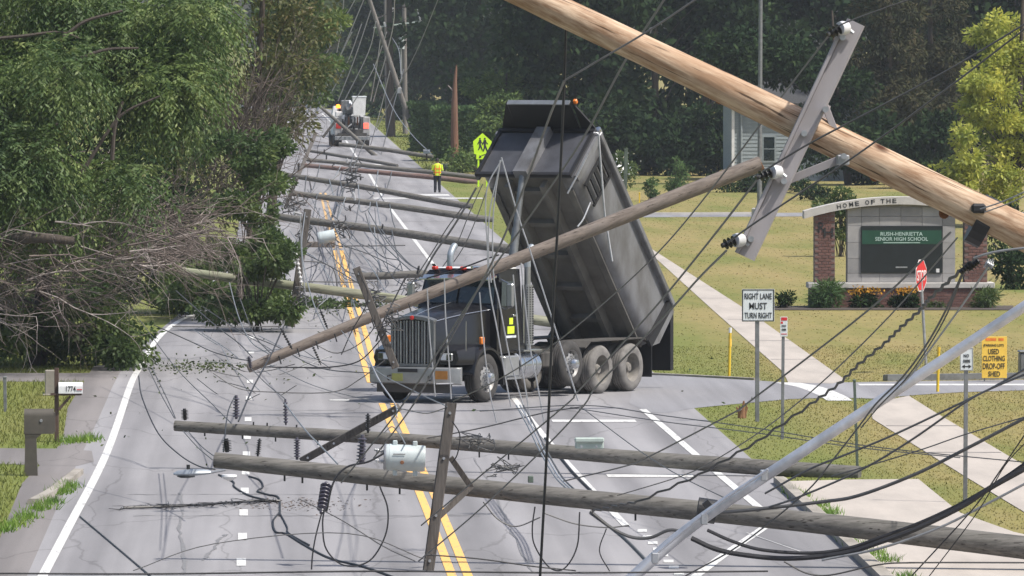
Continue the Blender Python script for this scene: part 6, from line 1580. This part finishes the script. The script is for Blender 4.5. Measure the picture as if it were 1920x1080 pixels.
W('long sagging wire over the dashes in front of the truck', [(400, 700), (447, 728), (507, 735), (623, 735), (673, 712), (722, 675)], 172, 172, 2, 'wire_g')
W('wire from the second pole insulator slanting down to the near pole', [(534, 757), (573, 807), (600, 835), (633, 870)], 153, 128, 3, 'wire_m')
W('wire link between the insulators of the two near poles', [(440, 743), (427, 775), (419, 847)], 154, 128, 2.4, 'wire')
W('sagging wire under the slanting pole near the yellow lines', [(593, 647), (633, 662), (680, 640), (715, 595)], 176, 176, 2.2, 'wire_g')
W('bright wire dropping from the second crossarm end over the yellow lines', [(690, 670), (712, 715), (742, 760), (744, 782)], 155, 152, 3, 'wire_p')
W('wire from the near transformer bushing to the pole', [(720, 850), (690, 866), (650, 876), (625, 905), (612, 960)], 125.9, 126, 4, 'wire')
W('thin wire slanting to the near crossarm foot', [(560, 935), (640, 975), (720, 1025), (778, 1052)], 126, 125, 2.2, 'wire_g')
WG('squiggling black wire at the tip of the near pole', [(467, 893), (487, 900), (493, 913), (483, 921), (505, 928), (523, 934), (525, 967)], 3.4, 'wire')
WG('second squiggling black wire running to the broken branch', [(410, 890), (437, 903), (440, 913), (470, 930), (520, 941)], 3.4, 'wire')
WG('black wire looping on the road and running out at the bottom', [(525, 960), (512, 977), (517, 997), (537, 1001), (573, 1023), (620, 1047), (683, 1063), (760, 1090)], 3.6, 'wire')
WG('short black wire joining the loop on the road', [(525, 962), (538, 987), (542, 1000), (580, 1022)], 3, 'wire')
WG('thin dark wire crossing the edge line at the lower left', [(150, 968), (200, 1010), (285, 1082)], 2.6, 'wire_g')
for i, (x0, y0) in enumerate(((946, 876), (890, 825))):
    mb = MB()
    for k_ in range(9): 
        b = P(x0 + rng.normal(0, 10), y0 + rng.normal(0, 6), 140 - 10*i); mb.tube(smoothpath([b + Vector((rng.normal(0, .12), rng.normal(0, .2), rng.normal(0, .06))) for _ in range(5)], 5), .008, 4, cap=False)
    tag(mb.build('wire_tangle', 'wire_g'), ('small tangle of wire between the two near poles', 'small tangle of wire right of the near crossarm top')[i], 'wire')
# wires trailing among the middle poles
mid = [('dark wire curving from the pole beyond the transformer to the short pole, left', [(685, 400), (700, 440), (740, 480), (775, 512)], 300, 268), ('dark wire curving from the pole beyond the transformer to the short pole, middle', [(690, 395), (720, 445), (760, 490), (800, 512)], 300, 268),
       ('dark wire curving from the pole beyond the transformer to the short pole, right', [(715, 430), (740, 465), (775, 500), (812, 512)], 298, 268), ('stay wire slanting past the small transformer', [(690, 250), (660, 320), (635, 380), (600, 460), (575, 525), (545, 600)], 480, 228),
       ('wire slanting down across the second and third pole beyond the transformer', [(672, 262), (655, 315), (640, 372), (632, 410)], 500, 306), ('level wire behind the small transformer', [(640, 461), (700, 461), (760, 460)], 295, 295), ('loop of wire hanging by the small transformer', [(560, 490), (600, 492), (625, 505), (632, 540), (628, 550)], 250, 250), ('level wire right of the greenish pole', [(575, 528), (650, 529), (700, 528)], 240, 240)]
for lab, p_, a, b in mid: W(lab, p_, a, b, 2.2, 'wire_g')
for i, (x0, y0) in enumerate(((552, 385), (573, 440), (638, 430), (657, 330), (700, 555), (775, 545), (560, 560), (735, 600))):
    mb = MB(); Yd = (357, 300, 303, 383, 226, 230, 226, 176)[i]
    for k_ in range(10):
        b = P(x0 + rng.normal(0, 6), y0 + rng.normal(0, 10), Yd - 1); L_ = 30 / S(Yd)
        mb.tube(smoothpath([b + Vector((rng.normal(0, L_*.35), rng.normal(0, .2), L_*(.5 - q_/4.) + rng.normal(0, L_*.1))) for q_ in range(5)], 4), 1.0 / S(Yd), 4, cap=False)
    tag(mb.build('wire_tangle', 'wire_g'), ('dangling hardware and wire on the second pole beyond the transformer', 'dangling wire beside the small transformer', 'dangling wire on the pole above the small transformer', 'dangling hardware on the pole before the traffic worker', 'tangle of wire where the greenish pole meets the yellow lines', 'tangle of wire above the truck grille', 'tangle of wire at the upright crossarm', 'tangle of wire beside the truck grille')[i], 'wire')
# far, pale wires over the road
far = [[(684, -5), (640, 100), (590, 214)], [(668, -5), (620, 85), (557, 217)], [(695, 20), (665, 110), (634, 189)], [(705, 40), (690, 100), (640, 200)], [(716, 50), (707, 120), (695, 189)], [(731, 133), (715, 200), (695, 272)], [(645, -5), (640, 50), (630, 108)], [(725, 60), (700, 130), (655, 205)], [(740, -5), (735, 60), (700, 190)], [(660, 60), (620, 140), (575, 216)], [(678, 45), (650, 120), (606, 200)]]
for p_ in far: W('thin pale wire fanning from the leaning pole over the distant road', p_, 560, 585, 1.9, 'wire_p', group='pale wires over the distant road')
W('thin wire slanting right from the leaning pole foot to the top', [(706, 244), (718, 217), (779, 100), (823, -5)], 555, 540, 1.8, 'wire_m')
W('thin pale wire hanging from the arm of the standing pole', [(781, -5), (783, 20), (788, 38)], 652, 652, 1.8, 'wire_p')
# conductors still strung slackly from one fallen pole to the next
chain = [((566, 310, 446), (897, 342, 444)), ((523, 325, 386), (885, 388, 382)), ((548, 362, 357), (925, 413, 355)), ((515, 405, 306), (960, 468, 302)), ((672, 519, 266), (835, 515, 266))]
for i in range(4):
    for j, t in enumerate((.12, .24, .33, .42, .5)):
        a = P(*chain[i][0]).lerp(P(*chain[i][1]), t + rng.normal(0, .02)); b = P(*chain[i+1][0]).lerp(P(*chain[i+1][1]), t + rng.normal(0, .04)); m_ = a.lerp(b, .55); m_.z = max(.06, m_.z - rng.uniform(.3, .9)); m_.x += rng.normal(0, .2)
        a.z += .12; b.z += .12
        o = MB().tube(smoothpath([a, a.lerp(m_, .5) - Vector((0, 0, .12)), m_, b.lerp(m_, .5) - Vector((0, 0, .12)), b], 5), 1.0 / S(a.y), 4).build('power_line', ('wire_g', 'wire_m')[j % 2], smooth=True)
        tag(o, 'slack conductor strung between two of the fallen poles beyond the truck', 'wire', 'slack conductors between the far fallen poles')
web = [('thin wire from the upright crossarm down to the braces of the slanting pole', [(572, 398), (566, 470), (585, 560), (620, 640)], 226, 178, 2.2, 'wire_m'), ('white wire hanging straight from the upright crossarm', [(563, 402), (565, 470), (570, 530), (575, 580)], 225, 225, 2.6, 'wire_p'), ('dark wire from the leaning crossarm of the slanting pole to the road', [(672, 508), (690, 560), (660, 620), (640, 665)], 175, 175, 2.2, 'wire'),
       ('dark wire pair twisting down beside the truck grille', [(760, 520), (735, 570), (715, 610), (705, 640)], 176, 175, 3, 'wire'), ('thin wire from the short pole to the small transformer', [(760, 512), (700, 480), (650, 462), (628, 448)], 266, 291, 2, 'wire_g'), ('thin wire crossing the yellow lines below the transformer', [(560, 470), (620, 500), (690, 540), (760, 560)], 240, 230, 2, 'wire_g'),
       ('thin dark wire over the dashed line from the treetop', [(380, 575), (450, 620), (520, 650), (600, 690), (700, 700)], 190, 174, 2, 'wire_g'), ('faint wire crossing low from the edge line to the second pole', [(262, 600), (330, 690), (400, 760), (440, 800)], 190, 154, 1.8, 'wire_g'), ('thin wire from the slanting pole tip to the second pole insulator', [(470, 690), (500, 720), (525, 740), (536, 750)], 176, 154, 1.8, 'wire_g'),
       ('long thin wire from the slanting pole down to the near crossarm', [(640, 620), (700, 690), (770, 730), (838, 762)], 176, 125.5, 2, 'wire_m'), ('thin wire from the near crossarm top to the second crossarm end', [(838, 764), (800, 775), (760, 768), (745, 766)], 125.5, 152, 2, 'wire_g'), ('slack wire hanging between the near crossarm and its brace', [(848, 790), (862, 815), (858, 850), (848, 868)], 125.3, 125.5, 2.4, 'wire'),
       ('thin wire from the near crossarm foot to the left edge', [(800, 1050), (650, 1000), (400, 1020), (250, 1070)], 124, 121, 2, 'wire_g'), ('wire dangling from the transformer to the second pole', [(760, 832), (750, 815), (735, 800), (720, 812)], 126, 150, 2.4, 'wire_m'), ('thin wire slanting behind the bed to the lane line', [(905, 345), (880, 400), (850, 470), (800, 540)], 240, 240, 2, 'wire_g'), ('second thin wire slanting behind the bed to the lane line', [(915, 350), (893, 410), (868, 465), (830, 520)], 240, 240, 2, 'wire_g'),
       ('thin wire from the leaning pole across the far verge', [(700, 120), (735, 200), (770, 250), (810, 290)], 560, 500, 1.6, 'wire_m'), ('thin wire from the standing pole arm to the leaning pole', [(722, 45), (735, 70), (748, 95), (752, 140)], 650, 620, 1.6, 'wire_m'), ('dark wire over the far road right of the bucket truck', [(712, 300), (725, 250), (740, 190), (757, 130)], 545, 600, 1.6, 'wire_g')]
for lab, p_, a, b, w_, m_ in web: W(lab, p_, a, b, w_, m_)
for i in range(26):
    x0, y0 = rng.uniform(540, 720), rng.uniform(340, 520); x1, y1 = x0 + rng.uniform(-70, 110), y0 + rng.uniform(50, 150)
    Ya = 127200.0 / (y0 + 40 - HY); Yb = 127200.0 / (min(y1, 640) + 30 - HY)
    xm, ym = (x0 + x1) / 2 + rng.normal(0, 18), (y0 + y1) / 2 + rng.uniform(0, 30)
    W('thin tangled wire in the web over the road left of the truck', [(x0, y0), ((x0 + xm)/2 + rng.normal(0, 5), (y0 + ym)/2 + 8), (xm, ym), (x1, y1)], Ya, Yb, 1.7, ('wire_g', 'wire_m', 'wire')[i % 3], group='web of thin wires left of the truck')
for i in range(12):
    x0, y0 = rng.uniform(300, 560), rng.uniform(590, 720); x1, y1 = x0 + rng.uniform(60, 260), y0 + rng.uniform(-20, 90)
    Ya = 127200.0 / (y0 + 20 - HY); Yb = 127200.0 / (y1 + 20 - HY)
    W('thin slack wire over the left lanes in front of the truck', [(x0, y0), ((2*x0 + x1)/3, (2*y0 + y1)/3 + rng.uniform(5, 25)), ((x0 + 2*x1)/3, (y0 + 2*y1)/3 + rng.uniform(5, 30)), (x1, y1)], Ya, Yb, 1.6, ('wire_g', 'wire_m')[i % 2], group='slack wires over the left lanes')
# frame of a fallen crossarm far down the road
rt = thing('fallen_crossarm', 'pale fallen crossarm frame at the end of the road left of the bucket truck', 'crossarm', GY(580, 640))
for a, b in (((560, 214), (587, 187)), ((575, 216), (587, 187)), ((590, 217), (600, 196))): MB().tube([P(*a, 640), P(*b, 640)], .06, 6).build('strut', 'lamp_blue', rt)

# ------------------------------------------------------------------ summer haze between here and the far trees
hz = MB().span((-260, -12, -1.0), (300, 1010, 40)).build('haze', 'grass')
hz.data.materials.clear()
hm = bpy.data.materials.new('haze_air'); hm.use_nodes = True; nt = hm.node_tree
nt.nodes.remove(nt.nodes["Principled BSDF"])
pv = nt.nodes.new("ShaderNodeVolumePrincipled"); pv.inputs['Color'].default_value = (.86, .91, .96, 1); pv.inputs['Density'].default_value = HAZE; pv.inputs['Anisotropy'].default_value = .3
nt.links.new(pv.outputs[0], nt.nodes["Material Output"].inputs['Volume'])
hz.data.materials.append(hm); hz['kind'] = 'stuff'; hz['label'] = 'thin bluish summer haze over the distant road'; hz['category'] = 'haze'
